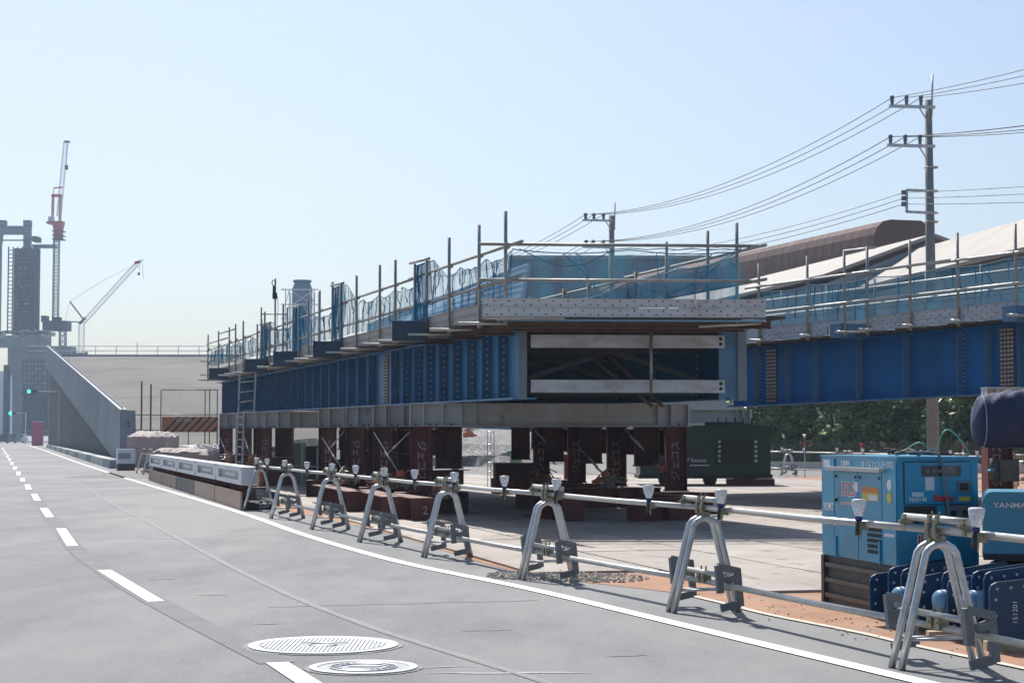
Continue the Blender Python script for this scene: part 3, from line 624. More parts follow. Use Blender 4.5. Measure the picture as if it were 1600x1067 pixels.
brace(P(503, 683, 43), P(538, 738, 40.5), 'chain brace with orange lever block between the third and fourth left posts')
brace(P(538, 673, 40), P(510, 708, 43), 'dull chain brace crossing near the fourth left post', False, tube)
brace(P(342, 680, 62), P(356, 712, 60), 'chain brace at the farthest left post')
brace(P(381, 680, 56), P(392, 715, 55), 'chain brace beside the access ladder')
brace(P(976, 671, 34.8), P(1007, 704, 34.5), 'bright brace rod left of the nearest right-hand post', False)
brace(P(836, 672, 38), P(852, 690, 38), 'short bright brace rod at the top of a middle post', False)
brace(P(905, 700, 37), P(945, 742, 36.4), 'brace chain with an orange lever block beside the middle posts')
brace(P(1015, 715, 35), P(1035, 735, 34.5), 'brace chain with an orange lever block at the nearest right-hand post')

def heap(x, y, z, w_, h_, n_, lab, seed, mm):
    rn = random.Random(seed); t = thing('chain_heap', lab, 'chain', (x, y, z)); 
    for nm, m_, k_ in (('chain', mm, n_), ('fitting', brass, n_ // 2), ('lever_block', orange, 3)):
        b = MB()
        for k in range(k_):
            c = Vector((x + rn.gauss(0, w_ / 2.5), y + rn.uniform(-.2, .2), z + abs(rn.gauss(0, h_ / 2)) + .02))
            if nm == 'chain': b.tube([c, c + Vector((rn.uniform(-.12, .12), rn.uniform(-.1, .1), rn.uniform(-.08, .12))), c + Vector((rn.uniform(-.2, .2), rn.uniform(-.1, .1), rn.uniform(-.02, .14)))], .012, 4)
            else:
                q = .03 if nm == 'fitting' else .07; b.frame(c, (q, 0, q * rn.uniform(-.5, .5)), (0, q * .8, 0), (-q * .3, 0, q * .7))
        b.build(nm, m_, t, kind='stuff')
for k_, (px, py, Y, lab) in enumerate(((606, 757, 35.5, 'rusty chains and orange lever blocks heaped between the two nearest left posts'), (545, 748, 39, 'chains and clamps piled at the foot of the third left post'), (690, 771, 33.6, 'chains hanging at the base of the nearest left post'), (362, 716, 58, 'yellowish chain heap by the farthest left posts'), (845, 748, 38, 'rusty chain heap between the middle posts'), (955, 755, 35.6, 'orange lever block and chains left of the nearest right-hand post'), (395, 722, 55, 'dark chain heap at the foot of the access ladder'))):
    g_ = G(px, py + 22); heap((px - 800) * Y / FPX, Y, max(.02, P(px, py, Y).z - .1), .35, .22, 34, lab, 40 + k_, redrust if k_ % 2 == 0 else tube)
# ================================================================= SECOND BRIDGE (right)
p0 = Vector((5.07, 40, 0)); u2 = Vector((4.33, -7, 0)).normalized(); n2 = Vector((u2.y, -u2.x, 0))   # n2 points to the camera side
if n2.y > 0: n2 = -n2
def S2(s, o, z): q = p0 + u2 * s + n2 * o; return Vector((q.x, q.y, z + s * .0175))
def s_at(px, off):
    k = (px - 800) / FPX; q = p0 + n2 * off
    return (k * q.y - q.x) / (u2.x - k * u2.y)
b2 = thing('girder_bridge', 'bright blue girder bridge section running off the right edge of the picture', 'bridge', p0 + Vector((0, 0, 2.1)))
ZB2, ZT2 = 2.13, 3.42
for off in (0, -3.4, -7.0):
    b = MB(); s0, s1 = (-.2 if off == 0 else -7.0), 12.0; zlo = ZB2 if off == 0 else 2.62
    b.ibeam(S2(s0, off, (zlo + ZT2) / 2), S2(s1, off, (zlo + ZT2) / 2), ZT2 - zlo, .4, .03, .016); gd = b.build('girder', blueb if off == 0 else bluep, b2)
    if off == 0:
        for px in (1183, 1232, 1276, 1343, 1417, 1501, 1546, 1597, 1640):
            s = s_at(px, .1); q = MB(); q.frame(S2(s, .1, (ZB2 + ZT2) / 2), n2 * .085, u2 * .007, (0, 0, (ZT2 - ZB2) / 2 - .035)); q.build('stiffener', bluest, gd)
        q = MB()
        for px in (1190, 1281, 1348, 1422, 1508, 1604):
            s = s_at(px, 0)
            for k in range(14): q.frame(S2(s, .012, ZB2 + .12 + k * .08), u2 * .011, n2 * .008, (0, 0, .012))
        q.build('bolt_heads', boltm, gd, kind='stuff')
        for px in (1207, 1576):
            s = s_at(px, 0); wd = .14
            q = MB(); q.frame(S2(s, .02, (ZB2 + ZT2) / 2), u2 * wd * 1.3, n2 * .01, (0, 0, (ZT2 - ZB2) / 2 - .06)); sp = q.build('splice_plate', rustp, gd)
            q = MB()
            for k in range(15):
                for j in (-.13, -.045, .045, .13): q.frame(S2(s + j, .036, ZB2 + .1 + k * .078), u2 * .026, n2 * .008, (0, 0, .02))
            q.build('splice_bolts', boltm, gd, kind='stuff')
for k in range(14):
    s = -7.0 + k * 1.4; b = MB(); c = S2(s + .65, -3.5, ZT2 + .03); b.frame(c, u2 * .69, n2 * 4.1, (0, 0, .02)); b.build('deck_board', rustd, b2)
for px in (1327, 1600):
    s = s_at(px, .6); b = MB(); b.frame(S2(s, .55, ZT2 + .1), u2 * .16, n2 * .4, (0, 0, .14)); bx = b.build('bracket_box', bluest, b2)
sc2 = thing('bridge_scaffold', 'tube scaffold railing with perforated boards and pale blue nets on the right bridge', 'scaffolding', p0 + Vector((0, 0, 3.4)))
ppx = [1187, 1263, 1321, 1357, 1424, 1499, 1590, 1680]
for px in ppx:
    s = s_at(px, .9); b = MB(); b.tube([S2(s, .9, 3.38), S2(s, .9, 5.12)], .028, 8); po = b.build('scaffold_post', tube, sc2)
    for z in (3.45, 4.05, 4.6): b = MB(); clampb(b, S2(s, .93, z), .036); b.build('clamp', brass, po)
    b = MB(); b.tube([S2(s + .1, 1.25, 3.47), S2(s + .1, .1, 3.47)], .026, 8); b.build('transom_tube', pipe, sc2)
smin, smax = s_at(1187, .9), s_at(1700, .9)
for z, a_, e_ in ((4.62, smin - .4, smin + 5.6), (4.60, smin + 5.2, smax), (4.06, smin - .3, smin + 4.6), (4.05, smin + 4.2, smax)):
    b = MB(); b.tube([S2(a_, .95, z), S2(e_, .95, z)], .026, 8); b.build('guard_rail', pipe, sc2)
b = MB(); b.tube([S2(s_at(1320, .9), .9, 5.1), S2(s_at(1370, .9), .9, 5.08)], .026, 8); b.build('short_rail', pipe, sc2)
for (pa, pb) in ((1184, 1292), (1365, 1424), (1426, 1512), (1517, 1588), (1610, 1700)):
    for k in range(2): perf_board(S2(s_at(pa, .85), .85, 3.53 + .14 * k), S2(s_at(pb, .85), .85, 3.53 + .14 * k), .13, sc2)
for off, zz in ((-1.0, 3.6), (-7.4, 3.6)):
    for k in range(2): perf_board(S2(-.5, off, zz + .3 + .15 * k), S2(11, off, zz + .3 + .15 * k), .14, sc2, holes=False)
    for z in (zz + .6, zz + .95): b = MB(); b.tube([S2(-.6, off + .1, z), S2(11, off + .1, z)], .026, 8); b.build('back_rail', pipe, sc2)
    for k in range(8): b = MB(); b.tube([S2(.3 + k * 1.5, off, 3.4), S2(.3 + k * 1.5, off, 4.75)], .026, 6); b.build('scaffold_post', tube, sc2)
for i in range(4):
    s0 = smin + i * 2.35
    net('safety_net', (lambda s, o, z, s0=s0: S2(s0 + s, .80 + o, z)), 2.35, 3.7, (lambda s, i=i: 4.52 - .05 * abs(math.sin(s * 2 + i))), sc2, nx=26, nz=9, amp=.06, seed=60 + i)
net('safety_net', (lambda s, o, z: S2(s, -7.2 + o, z)), 10.5, 3.6, (lambda s: 4.55), sc2, nx=60, nz=8, amp=.08, seed=70, folds=False)
# second bridge's bents
for (Y, pl, wd, lab) in ((56, 1150, .5, 'steel bent under the left end of the right bridge, behind the green machine'), (30.0, 1536, .5, 'steel bent under the right bridge at the right edge of the picture')):
    x = (pl - 800) * Y / FPX
    be = thing('support_bent', lab, 'steel support', (x, Y, 0))
    b = MB(); zt_ = 2.3 if Y > 35 else 2.30; zb_ = 1.87 if Y > 35 else 1.9
    b.ibeam((x - (2.7 if Y > 35 else 0), Y, (zt_ + zb_) / 2), (x + (.5 if Y > 35 else 3), Y, (zt_ + zb_) / 2), zt_ - zb_, .34, .018, .012); cb = b.build('crossbeam', beamg, be)
    for s in (.02, .2, .42): b = MB(); b.frame((x + s, Y, (zt_ + zb_) / 2), (.008, 0, 0), (0, .165, 0), (0, 0, (zt_ - zb_) / 2 - .02)); b.build('stiffener_plate', alum, cb)
    column(be, x + .22, Y, .3, zb_, .42, Y < 35)
    if Y < 35: column(be, x + 2.6, Y, .3, zb_, .42, True)
    b = MB(); b.ibeam((x - .1, Y, .16), (x + (.6 if Y > 35 else 3), Y, .16), .28, .4, .018, .014); b.build('base_beam', redrust if Y < 35 else maroon, be)
# jack on the post at right
jt = thing('screw_jack', 'oily grey jack with a blue handle bolted to the right-hand maroon post', 'jack', P(1548, 742, 29.6))
c = P(1553, 735, 29.6); b = MB(); b.tube([c + Vector((0, 0, -.15)), c + Vector((0, 0, .2))], .07, 10); b.frame(c + Vector((.25, .1, 0)), (.16, 0, 0), (0, .12, 0), (0, 0, .18)); b.build('jack_body', darkst, jt)
b = MB(); b.tube([c + Vector((0, -.05, .02)), c + Vector((-.14, -.1, -.01))], .02, 8); b.build('handle', machb, jt)

# ================================================================= PIPE BARRICADE
def stand_proto(label):
    t = thing('barricade_stand', label, 'barricade stand')
    for s in (-1, 1):
        x = s * .055; pts = []
        # inverted U, splayed legs
        feet, top, r = .30, .80, .12
        L0 = Vector((x * 1.15, -feet, 0)); L1 = Vector((x, -r * 1.0, top - .10))
        pts = [L0, L0.lerp(L1, .5), L1]
        for k in range(1, 8):
            a = math.pi * (1 - k / 8); pts.append(Vector((x, r * math.cos(a), top - .10 + r * .82 * math.sin(a))))
        pts += [Vector((x, r, top - .10)), Vector((x * 1.15, feet, 0)).lerp(Vector((x, r, top - .1)), .5), Vector((x * 1.15, feet, 0))]
        b = MB(); b.tube(pts, .0245, 12); b.build('arch_tube', galv, t)
        b = MB(); b.tube([Vector((x * 1.1, -.235, .19)), Vector((x * 1.1, .235, .19))], .011, 6); b.build('cross_rod', galv, t)
    # couplers at the top and on the lower rail
    for zc in (.835,):
        b = MB()
        for x in (-.05, .05):
            b.frame((x, 0, zc - .012), (.022, 0, 0), (0, .03, 0), (0, 0, .022)); b.frame((x, .0, zc + .12), (.018, 0, 0), (0, .030, 0), (0, 0, .027)); b.tube([Vector((x, .0, zc + .13)), Vector((x, .0, zc + .17))], .007, 6)
            b.tube([Vector((x, -.05, zc + .05)), Vector((x, .05, zc + .05))], .012, 6)
            b.frame((x, -.04, zc + .05), (.02, 0, 0), (0, .008, 0), (0, 0, .05))
        b.build('coupler', brass, t)
    b = MB()
    for x in (-.05, .05): b.frame((x, 0, .285), (.03, 0, 0), (0, .036, 0), (0, 0, .035)); b.tube([Vector((x, -.045, .29)), Vector((x, .045, .29))], .011, 6); b.tube([Vector((x, .0, .33)), Vector((x, .0, .39))], .008, 6)
    b.build('coupler', brass, t)
    # splice tubes over the joints, top and bottom
    b = MB(); b.tube([Vector((-.42, 0, .955)), Vector((.42, 0, .955))], .0245, 12); st_ = b.build('splice_tube', pipe, t)
    for x in (-.38, .38):
        b = MB(); b.frame((x, 0, .92), (.018, 0, 0), (0, .03, 0), (0, 0, .055)); b.frame((x, -.04, .925), (.010, 0, 0), (0, .012, 0), (0, 0, .02)); b.tube([Vector((x, -.07, .925)), Vector((x, -.03, .925))], .008, 6)
        b.build('clamp', brass, st_)
    b = MB(); b.tube([Vector((-.42, 0, .335)), Vector((.42, 0, .335))], .0235, 10); st_ = b.build('splice_tube', castg if False else pipe, t)
    for x in (-.38, .36):
        b = MB(); b.frame((x, 0, .30), (.02, 0, 0), (0, .031, 0), (0, 0, .055))
        b.build('clamp', brass, st_)
    # grey hooked feet at the ends of the lower splice
    for s, fl in ((-1, 1), (1, -1)):
        x = s * .50; b = MB(); w_ = .026
        cnt = [0]
        def seg(a, e, hw=.028):
            cnt[0] += 1; b.bar(Vector((x + a[0] * s, a[1], a[2])), Vector((x + e[0] * s, e[1], e[2])), hw * 2, w_ * 2 - .004 * cnt[0], (1, 0, 0))
        seg((0, -.09, .42), (0, .10, .38)); seg((0, -.085, .43), (0, -.065, .20)); seg((0, -.02, .30), (.0, .10, .33)); seg((0, .085, .40), (0, .115, .09)); seg((0, .11, .11), (0, -.06, .075), .03)
        b.build('hook_foot', castg, t)
    return t
def cup_proto(label):
    t = thing('reflector_cup', label, 'reflector')
    b = MB(); b.tube([Vector((0, -.05, -.02)), Vector((0, -.05, .0)), Vector((0, -.05, .02))], .024, 10)
    b = MB(); prof = [(.022, 0), (.028, .01), (.045, .06), (.052, .10), (.050, .118), (.03, .122)]
    b.tube([Vector((0, -.05, z)) for r, z in prof], [r for r, z in prof], 14); b.build('cup', cupm, t)
    b = MB(); b.tube([Vector((0, -.05, -.13)), Vector((0, -.05, -.02))], .024, 10); b.build('holder', black, t)
    b = MB(); b.tube([Vector((0, -.05, -.025)), Vector((0, -.05, .003))], .027, 10); b.build('collar', mat('collar_blue', (.02, .03, .2), .5), t)
    b = MB(); b.frame((.035, -.025, -.06), (.012, 0, 0), (0, .03, 0), (0, 0, .03)); b.tube([Vector((.05, -.06, -.15)), Vector((.05, -.06, -.03))], .006, 6); b.build('clip', brass, t)
    return t
ordn = ['nearest', 'second', 'third', 'fourth', 'fifth', 'sixth', 'seventh', 'eighth']
feet_px = [(1401, 1045), (1049, 957), (814, 906), (662, 871), (561.5, 847), (487, 827), (423, 810), (381, 797)]
Fg = [G(*p) for p in feet_px]
cent = []
for i, p in enumerate(Fg):
    d = (Fg[min(i + 1, 7)] - Fg[max(i - 1, 0)]).normalized(); n = Vector((d.y, -d.x, 0))
    cent.append((p + n * .30, d))
sproto = stand_proto('nearest two-arch pipe barricade stand, at the lower right corner by the blue plates'); cproto = None
grp = 'pipe barricade stands along the road edge'
def put_stand(c, d, label, group, first=False):
    o = sproto if first else copy_tree(sproto); o.location = c; o.rotation_euler = (random.uniform(-.006, .006), 0, math.atan2(-d.y, -d.x) + random.uniform(-.05, .05)); o['label'] = label; o['group'] = group; return o
labs_extra = ['in front of the blue generator and plates', 'left of the blue generator', 'beside the small gravel heap', 'before the dark shadow under the bridge', 'in front of the nearest left posts', 'in front of the second posts', 'next to the end stand', 'against the end of the white barrier boxes']
for i, (c, d) in enumerate(cent):
    put_stand(c, d, f'{ordn[i]} barricade stand of the roadside fence, {labs_extra[i]}', grp, i == 0)
def put_cup(pos, d, label, group, z=.93):
    global cproto
    if cproto is None: cproto = cup_proto(label); o = cproto
    else: o = copy_tree(cproto)
    o.location = (pos.x, pos.y, z); o.rotation_euler = (random.uniform(-.05, .05), random.uniform(-.06, .06), math.atan2(-d.y, -d.x)); o['label'] = label; o['group'] = group
# long rails, one pipe between each pair of stands
pts = [c for c, d in cent]; start = pts[0] + (pts[0] - pts[1]).normalized() * 3.2
allp = [start] + pts
for i in range(len(allp) - 1):
    a, e = allp[i], allp[i + 1]; where = 'off the right edge' if i == 0 else f'between the {ordn[i-1]} and {ordn[i]} stands'
    for z, nm in ((.885, 'upper'), (.262, 'lower')):
        b = MB(); dd = (e - a).normalized(); b.tube([a + dd * .02 + Vector((0, 0, z)), a.lerp(e, .5) + Vector((0, 0, z - .006)), e - dd * .02 + Vector((0, 0, z))], .0243, 12)
        b.build('fence_pipe', pipe, label=f'{nm} galvanised rail pipe {where} of the roadside fence' if i else f'{nm} galvanised rail pipe running from the nearest stand off the right edge', cat='pipe', group='rail pipes of the roadside fence')
cups = [(1532, 838, 0), (1345, 822, 0), (1131, 800, 1), (1018, 786, 1), (877, 780, 2), (793, 768, 2), (717, 760, 3), (653, 752, 3), (606, 752, 4), (562, 745, 4), (524, 745, 5), (485, 738, 5), (450, 738, 6), (422, 735, 6), (399, 733, 7)]
for k, (px, py, i) in enumerate(cups):
    # point of the fence line seen at this column
    best = None
    for j in range(len(allp) - 1):
        for q in range(41):
            w_ = allp[j].lerp(allp[j + 1], q / 40); x_ = 800 + FPX * w_.x / w_.y
            if best is None or abs(x_ - px) < best[0]: best = (abs(x_ - px), w_, (allp[j + 1] - allp[j]).normalized())
    n_ = ['first', 'second', 'third', 'fourth', 'fifth', 'sixth', 'seventh', 'eighth', 'ninth', 'tenth', 'eleventh', 'twelfth', 'thirteenth', 'fourteenth', 'fifteenth'][k]
    put_cup(best[1], best[2], f'white reflector cup clipped to the roadside rail, {n_} from the right', 'reflector cups on the roadside rail')
# far fence by the hedge
fp = [P(1180, 745, 69), P(1232, 745, 66.8), P(1325, 745, 61.5), P(1415, 745, 57), P(1502, 745, 53), P(1600, 745, 49.5)]
fp = [Vector((p.x, p.y, 0)) for p in fp]
flab = ['behind the green machine', 'standing clear right of the green machine', 'behind the left top of the blue generator', 'behind the middle of the blue generator', 'behind the right top of the blue generator', 'at the right edge behind the compressor']
for i, p in enumerate(fp):
    d = (fp[max(i - 1, 0)] - fp[min(i + 1, 5)]).normalized()
    put_stand(p, d, f'far pipe barricade stand by the hedge, {flab[i]}', 'far barricade stands by the hedge')
    if i < 5:
        for z, nm in ((.885, 'upper'), (.262, 'lower')):
            b = MB(); b.tube([p + Vector((0, 0, z)), fp[i + 1] + Vector((0, 0, z))], .0243, 8); b.build('fence_pipe', pipe, label=f'{nm} rail of far fence, from the stand {flab[i]}', cat='pipe', group='rail pipes of the far fence')
        for q, nm in ((.3, 'left'), (.85, 'right')):
            put_cup(p.lerp(fp[i + 1], q), d, f'far reflector cup, {nm} one after the stand {flab[i]}', 'far reflector cups')
# huddled stands beyond the white boxes
for i, (px, py) in enumerate(((222, 742), (212, 740), (232, 748))):
    c = G(px, py); put_stand(c + Vector((.3, .1, 0)), Vector((-.3, .95, 0)), ['middle', 'left', 'right'][i] + ' one of three huddled barricade stands beyond the white boxes', 'huddled barricade stands')

# ================================================================= WHITE BARRIER BOXES
lb = [(232, 750), (251, 756.5), (275, 764.5), (303, 773.5), (335, 783.5), (376, 797)]
mats_b = [mat('tan_board', (.38, .26, .19), .8, vary=.15, vscale=1.5, col2=(.12, .10, .09), c2scale=2.5, c2lo=.55, c2hi=.65, stretch=(1, 1, .4)), mat('tan_board'  , (0, 0, 0)), darkst, mat('tan_clean', (.42, .30, .235), .8, vary=.08), mat('tan_clean', (0, 0, 0))]
blabs = ['farthest', 'second farthest', 'middle', 'second nearest', 'nearest']
for i in range(5):
    a, e = G(*lb[i]), G(*lb[i + 1]); d = (e - a).normalized(); n = Vector((-d.y, d.x, 0)); n = n if n.x > 0 else -n
    a = a + d * .06; e = e - d * .06; L = (e - a).length; m_ = (a + e) / 2
    ba = thing('base_trough', f'{blabs[i]} of five low trough boxes with rusty steel under the white barrier', 'barrier base', m_, 'trough boxes under the barrier')
    b = MB(); b.frame(m_ + Vector((0, 0, .18)) + n * .02, d * L / 2, n * .02, (0, 0, .18)); b.build('front_board', mats_b[i], ba)
    b = MB(); b.frame(m_ + Vector((0, 0, .06)) + n * .38, d * L / 2, n * .34, (0, 0, .06)); b.frame(m_ + Vector((0, 0, .18)) + n * .70, d * L / 2, n * .02, (0, 0, .18)); b.build('tray', black, ba)
    for k in range(3):
        b = MB(); c = a.lerp(e, (k + .6) / 3.3) + n * .36; b.ibeam(c + Vector((0, 0, .30)) - n * .25, c + Vector((0, 0, .30)) + n * .3, .26, .3); b.build('steel_offcut', redrust, ba)
    w_ = thing('barrier_box', f'{blabs[i]} of five white plastic barrier boxes with a recessed panel', 'barrier', m_ + Vector((0, 0, .45)), 'white barrier boxes')
    z0, z1 = .50, .86
    b = MB(); b.frame(m_ + Vector((0, 0, (z0 + z1) / 2)) + n * .23, d * (L / 2 - .04), n * .145, (0, 0, (z1 - z0) / 2)); b.build('box_body', white, w_)
    f0 = m_ + n * .06
    b = MB()
    for s, hh in ((1, (z1 - .045)), (1, (z0 + .045))): b.frame(f0 + Vector((0, 0, hh)), d * (L / 2 - .02), n * .04, (0, 0, .047))
    for s in (-1, 1): b.frame(f0 + d * s * (L / 2 - .27) + Vector((0, 0, (z0 + z1) / 2)), d * .24, n * .04, (0, 0, (z1 - z0) / 2 - .094))
    b.build('face_frame', white, w_)
    b = MB(); b.frame(m_ + n * .080 + Vector((0, 0, (z0 + z1) / 2)), d * (L / 2 - .52), n * .004, (0, 0, .08)); b.build('recessed_panel', mat('panel_grey', (.24, .26, .28), .4, vary=.2, vscale=6), w_)
    b = MB(); b.frame(m_ + n * .07 + Vector((0, 0, (z0 + z1) / 2)), d * .9, n * .004, (0, 0, .03)); b.build('panel_slot', white, w_)
    b = MB()
    for s in (-1, 1):
        for zz in (z0 + .04, z1 - .04): c = f0 + d * s * (L / 2 - .1) + Vector((0, 0, zz)) - n * .03; b.tube([c, c - n * .015], .02, 8)
    b.build('rivet', holem, w_)
# single far box
c = G(194, 735); t = thing('barrier_box', 'lone white barrier box on a dark base at the foot of the ramp wall', 'barrier', c)
b = MB(); b.frame(c + Vector((0, .3, .14)), (.36, .06, 0), (-.1, .35, 0), (0, 0, .14)); b.build('base_trough', darkst, t)
b = MB(); b.frame(c + Vector((0, .3, .60)), (.37, .06, 0), (-.1, .35, 0), (0, 0, .31)); bb = b.build('box_body', white, t)
b = MB(); b.frame(c + Vector((.02, -.07, .62)), (.25, .042, 0), (0, .01, 0), (0, 0, .12)); b.build('recessed_panel', mat('panel_grey', (.36, .38, .42), .4), t)

# ================================================================= GENERATOR, COMPRESSOR
gc = Vector((3.07, 14.3, 0)); gs = Vector((-.34, 1.5, 0)); Ls = gs.length; gs.normalize(); gf = Vector((-gs.y, gs.x, 0)); gf = gf if gf.x > 0 else -gf; Wf = .695
gen = thing('engine_generator', 'blue engine generator on a dark oil tray with hoses on its roof', 'generator', gc)
def GQ(a, bb, z): return gc + gs * a + gf * bb + Vector((0, 0, z))   # a along the long side (away), bb along the control end
b = MB(); b.prism([GQ(0, 0, .46), GQ(Ls, 0, .46), GQ(Ls, Wf, .46), GQ(0, Wf, .46)], (0, 0, .85)); body = b.build('body', machb, gen)
b = MB(); b.prism([GQ(-.012, -.012, 1.31), GQ(Ls + .012, -.012, 1.31), GQ(Ls + .012, Wf + .012, 1.31), GQ(-.012, Wf + .012, 1.31)], (0, 0, .02)); b.build('roof_panel', machb, gen)
b = MB(); b.prism([GQ(.0, .012, 0), GQ(Ls, .012, 0), GQ(Ls, Wf, 0), GQ(0, Wf, 0)], (0, 0, .455)); b.frame(GQ(.02, 0, .23), gs * .03, gf * .02, (0, 0, .23)); b.frame(GQ(Ls - .03, 0, .23), gs * .03, gf * .02, (0, 0, .23)); b.build('oil_tray', darkst, gen)
b = MB()
for z_ in (.12, .25, .38): b.frame(GQ(.78, -.004, z_), gs * .68, gf * .012, (0, 0, .018))
b.build('tray_rib', mat('tray_rib_grey', (.07, .068, .065), .35, .3, vary=.2, vscale=4), gen)
# side doors: proud panels
sp = [(.03, .30), (.32, .82), (.84, 1.27)]
sp = [(.015, .27, .47, 1.30), (.285, .74, .48, 1.19), (.755, 1.24, .48, 1.19), (1.255, 1.525, .47, 1.30)]
for k, (a, e, z0, z1) in enumerate(sp):
    b = MB(); b.frame(GQ((a + e) / 2, -.006, (z0 + z1) / 2), gs * (e - a) / 2, gf * .006, (0, 0, (z1 - z0) / 2)); dr = b.build('side_door' if k in (1, 2) else 'side_panel', machb, gen)
    if k in (1, 2):
        b = MB(); b.frame(GQ(e - .03 if k == 2 else a + .03, -.018, .55), gs * .012, gf * .008, (0, 0, .09)); b.build('hinge', machb, dr)
        b = MB()
        b.tube([GQ(e - .04, -.03, .95), GQ(e - .04, -.012, .95)], .018, 8); b.build('latch', black, dr)
        for q in (a + .04, e - .04): b = MB(); b.tube([GQ(q, -.02, 1.15), GQ(q, -.012, 1.15)], .012, 8); b.build('latch', black, dr)
b = MB(); b.frame(GQ(.78, -.03, 1.215), gs * .56, gf * .03, (0, 0, .016)); b.build('rain_gutter', beamg, gen)
b = MB()   # louvre
for j in range(2):
    for k in range(5): b.frame(GQ(.36 + j * .14, -.014, .55 + k * .045), gs * .06, gf * .003, (0, 0, .015))
b.build('air_louvre', holem, gen)
gx = -gs; txn = -gf   # text on long side runs towards the camera (left to right)
def side_text(s, size, a, z, m, **k): return text(s, size, GQ(a, -.0135, z), gx, (0, 0, 1), m, gen, **k)
side_text('13LS', .16, .96, 1.04, letterw, bold=.008); t_ = side_text('13LS', .16, .96, 1.04, letterr, depth=.004, sx=1.0)
side_text('RENT', .09, 1.375, .88, letterw, bold=.002); side_text('No0148', .10, 1.375, .76, letterw, bold=.001); side_text('13KVA', .065, 1.0, 1.262, letterw)
side_text('オイルフェンス一体型', .062, .36, 1.262, letterw)
def decal(parent, c, ax, az, n, m, name='sticker'):
    b = MB(); b.frame(c, ax, Vector(n) * .0012, az); return b.build(name, m, parent)
decal(gen, GQ(1.41, -.0135, 1.255), gs * .07, (0, 0, .032), gf, sticker); decal(gen, GQ(.80, -.0135, 1.07), gs * .055, (0, 0, .04), gf, sticker)
decal(gen, GQ(.96, -.0135, .925), gs * .15, (0, 0, .012), gf, mat('sticker_pink', (.6, .4, .42), .5)); 
st_ = decal(gen, GQ(.50, -.0135, 1.02), gs * .16, (0, 0, .055), gf, stickery)
decal(gen, GQ(.50, -.016, 1.05), gs * .155, (0, 0, .022), gf, stickero); decal(gen, GQ(.44, -.016, .99), gs * .09, (0, 0, .022), gf, sticker)
for z, m_ in ((1.10, sticker), (1.0, stickery)):
    b = MB(); c = GQ(.13, -.0135, z); b.tube([c, c - gf * .003], .045, 14); b.build('round_sticker', m_, gen)
decal(gen, GQ(.14, -.0135, .7), gs * .1, (0, 0, .012), gf, sticker); decal(gen, GQ(.14, -.0135, .62), gs * .1, (0, 0, .02), gf, machb)
text('13LS', .12, GQ(-.0135, .26, .66), gf, (0, 0, 1), letterr, gen, bold=.003); text('13LS', .12, GQ(-.012, .26, .66), gf, (0, 0, 1), letterw, gen, bold=.010)
# control end
fr = MB(); z0, z1 = .955, 1.285
fr.frame(GQ(-.006, .34, (z0 + z1) / 2), gf * .285, gs * .006, (0, 0, (z1 - z0) / 2)); cd_ = fr.build('control_door', machb, gen)
b = MB()
for (u0, u1, v0, v1) in ((.055, .625, z1, z1 + .006), (.055, .625, z0 - .007, z0)): b.frame(GQ(-.004, (u0 + u1) / 2, (v0 + v1) / 2), gf * (u1 - u0) / 2, gs * .004, (0, 0, .004))
for u_ in (.051, .629): b.frame(GQ(-.004, u_, (z0 + z1) / 2), gf * .003, gs * .004, (0, 0, (z1 - z0) / 2))
b.build('door_gap', holem, gen)
b = MB(); b.frame(GQ(-.014, .37, 1.215), gf * .17, gs * .003, (0, 0, .042)); b.build('gauge_window', glass, cd_)
b = MB()
for k in range(5): b.tube([GQ(-.018, .25 + k * .055, 1.215), GQ(-.0165, .25 + k * .055, 1.215)], .016, 10)
b.build('gauge', castg, cd_)
decal(cd_, GQ(-.0135, .27, 1.115), gf * .038, (0, 0, .052), gs, sticker, 'paper_sheet')
b = MB(); b.frame(GQ(-.02, .56, 1.09), gf * .055, gs * .01, (0, 0, .042)); b.build('latch_recess', castg, cd_)
b = MB(); b.frame(GQ(-.031, .56, 1.09), gf * .035, gs * .004, (0, 0, .028)); b.build('latch', black, cd_)
decal(cd_, GQ(-.0135, .57, .993), gf * .05, (0, 0, .018), gs, stickery)
text('Denyo', .062, GQ(-.0145, .385, 1.0), gf, (0, 0, 1), letterr, cd_, bold=.004); text('Denyo', .062, GQ(-.013, .389, .997), gf, (0, 0, 1), black, cd_, bold=.006)
text('No0148', .045, GQ(-.0145, .165, .99), gf, (0, 0, 1), letterw, cd_, bold=.001); decal(cd_, GQ(-.0135, .165, 1.03), gf * .05, (0, 0, .018), gs, mat('sticker_pale', (.5, .6, .7), .5))
b = MB(); b.frame(GQ(-.004, .19, .87), gf * .14, gs * .003, (0, 0, .068)); tp = b.build('terminal_recess', holem, gen)
b = MB()
for k in range(5): b.frame(GQ(-.012, .08 + k * .052, .86), gf * .014, gs * .008, (0, 0, .02))
b.build('terminal', castg, tp)
b = MB(); b.frame(GQ(-.008, .52, .87), gf * .105, gs * .006, (0, 0, .07)); op = b.build('outlet_panel', castg, gen)
for k in range(2): b = MB(); b.tube([GQ(-.022, .47 + k * .1, .88), GQ(-.014, .47 + k * .1, .88)], .025, 12); b.build('outlet', black, op)
b = MB(); b.frame(GQ(-.008, .43, .76), gf * .1, gs * .004, (0, 0, .022)); b.build('sticker', mat('sticker_pale', (.5, .6, .7), .5), gen)
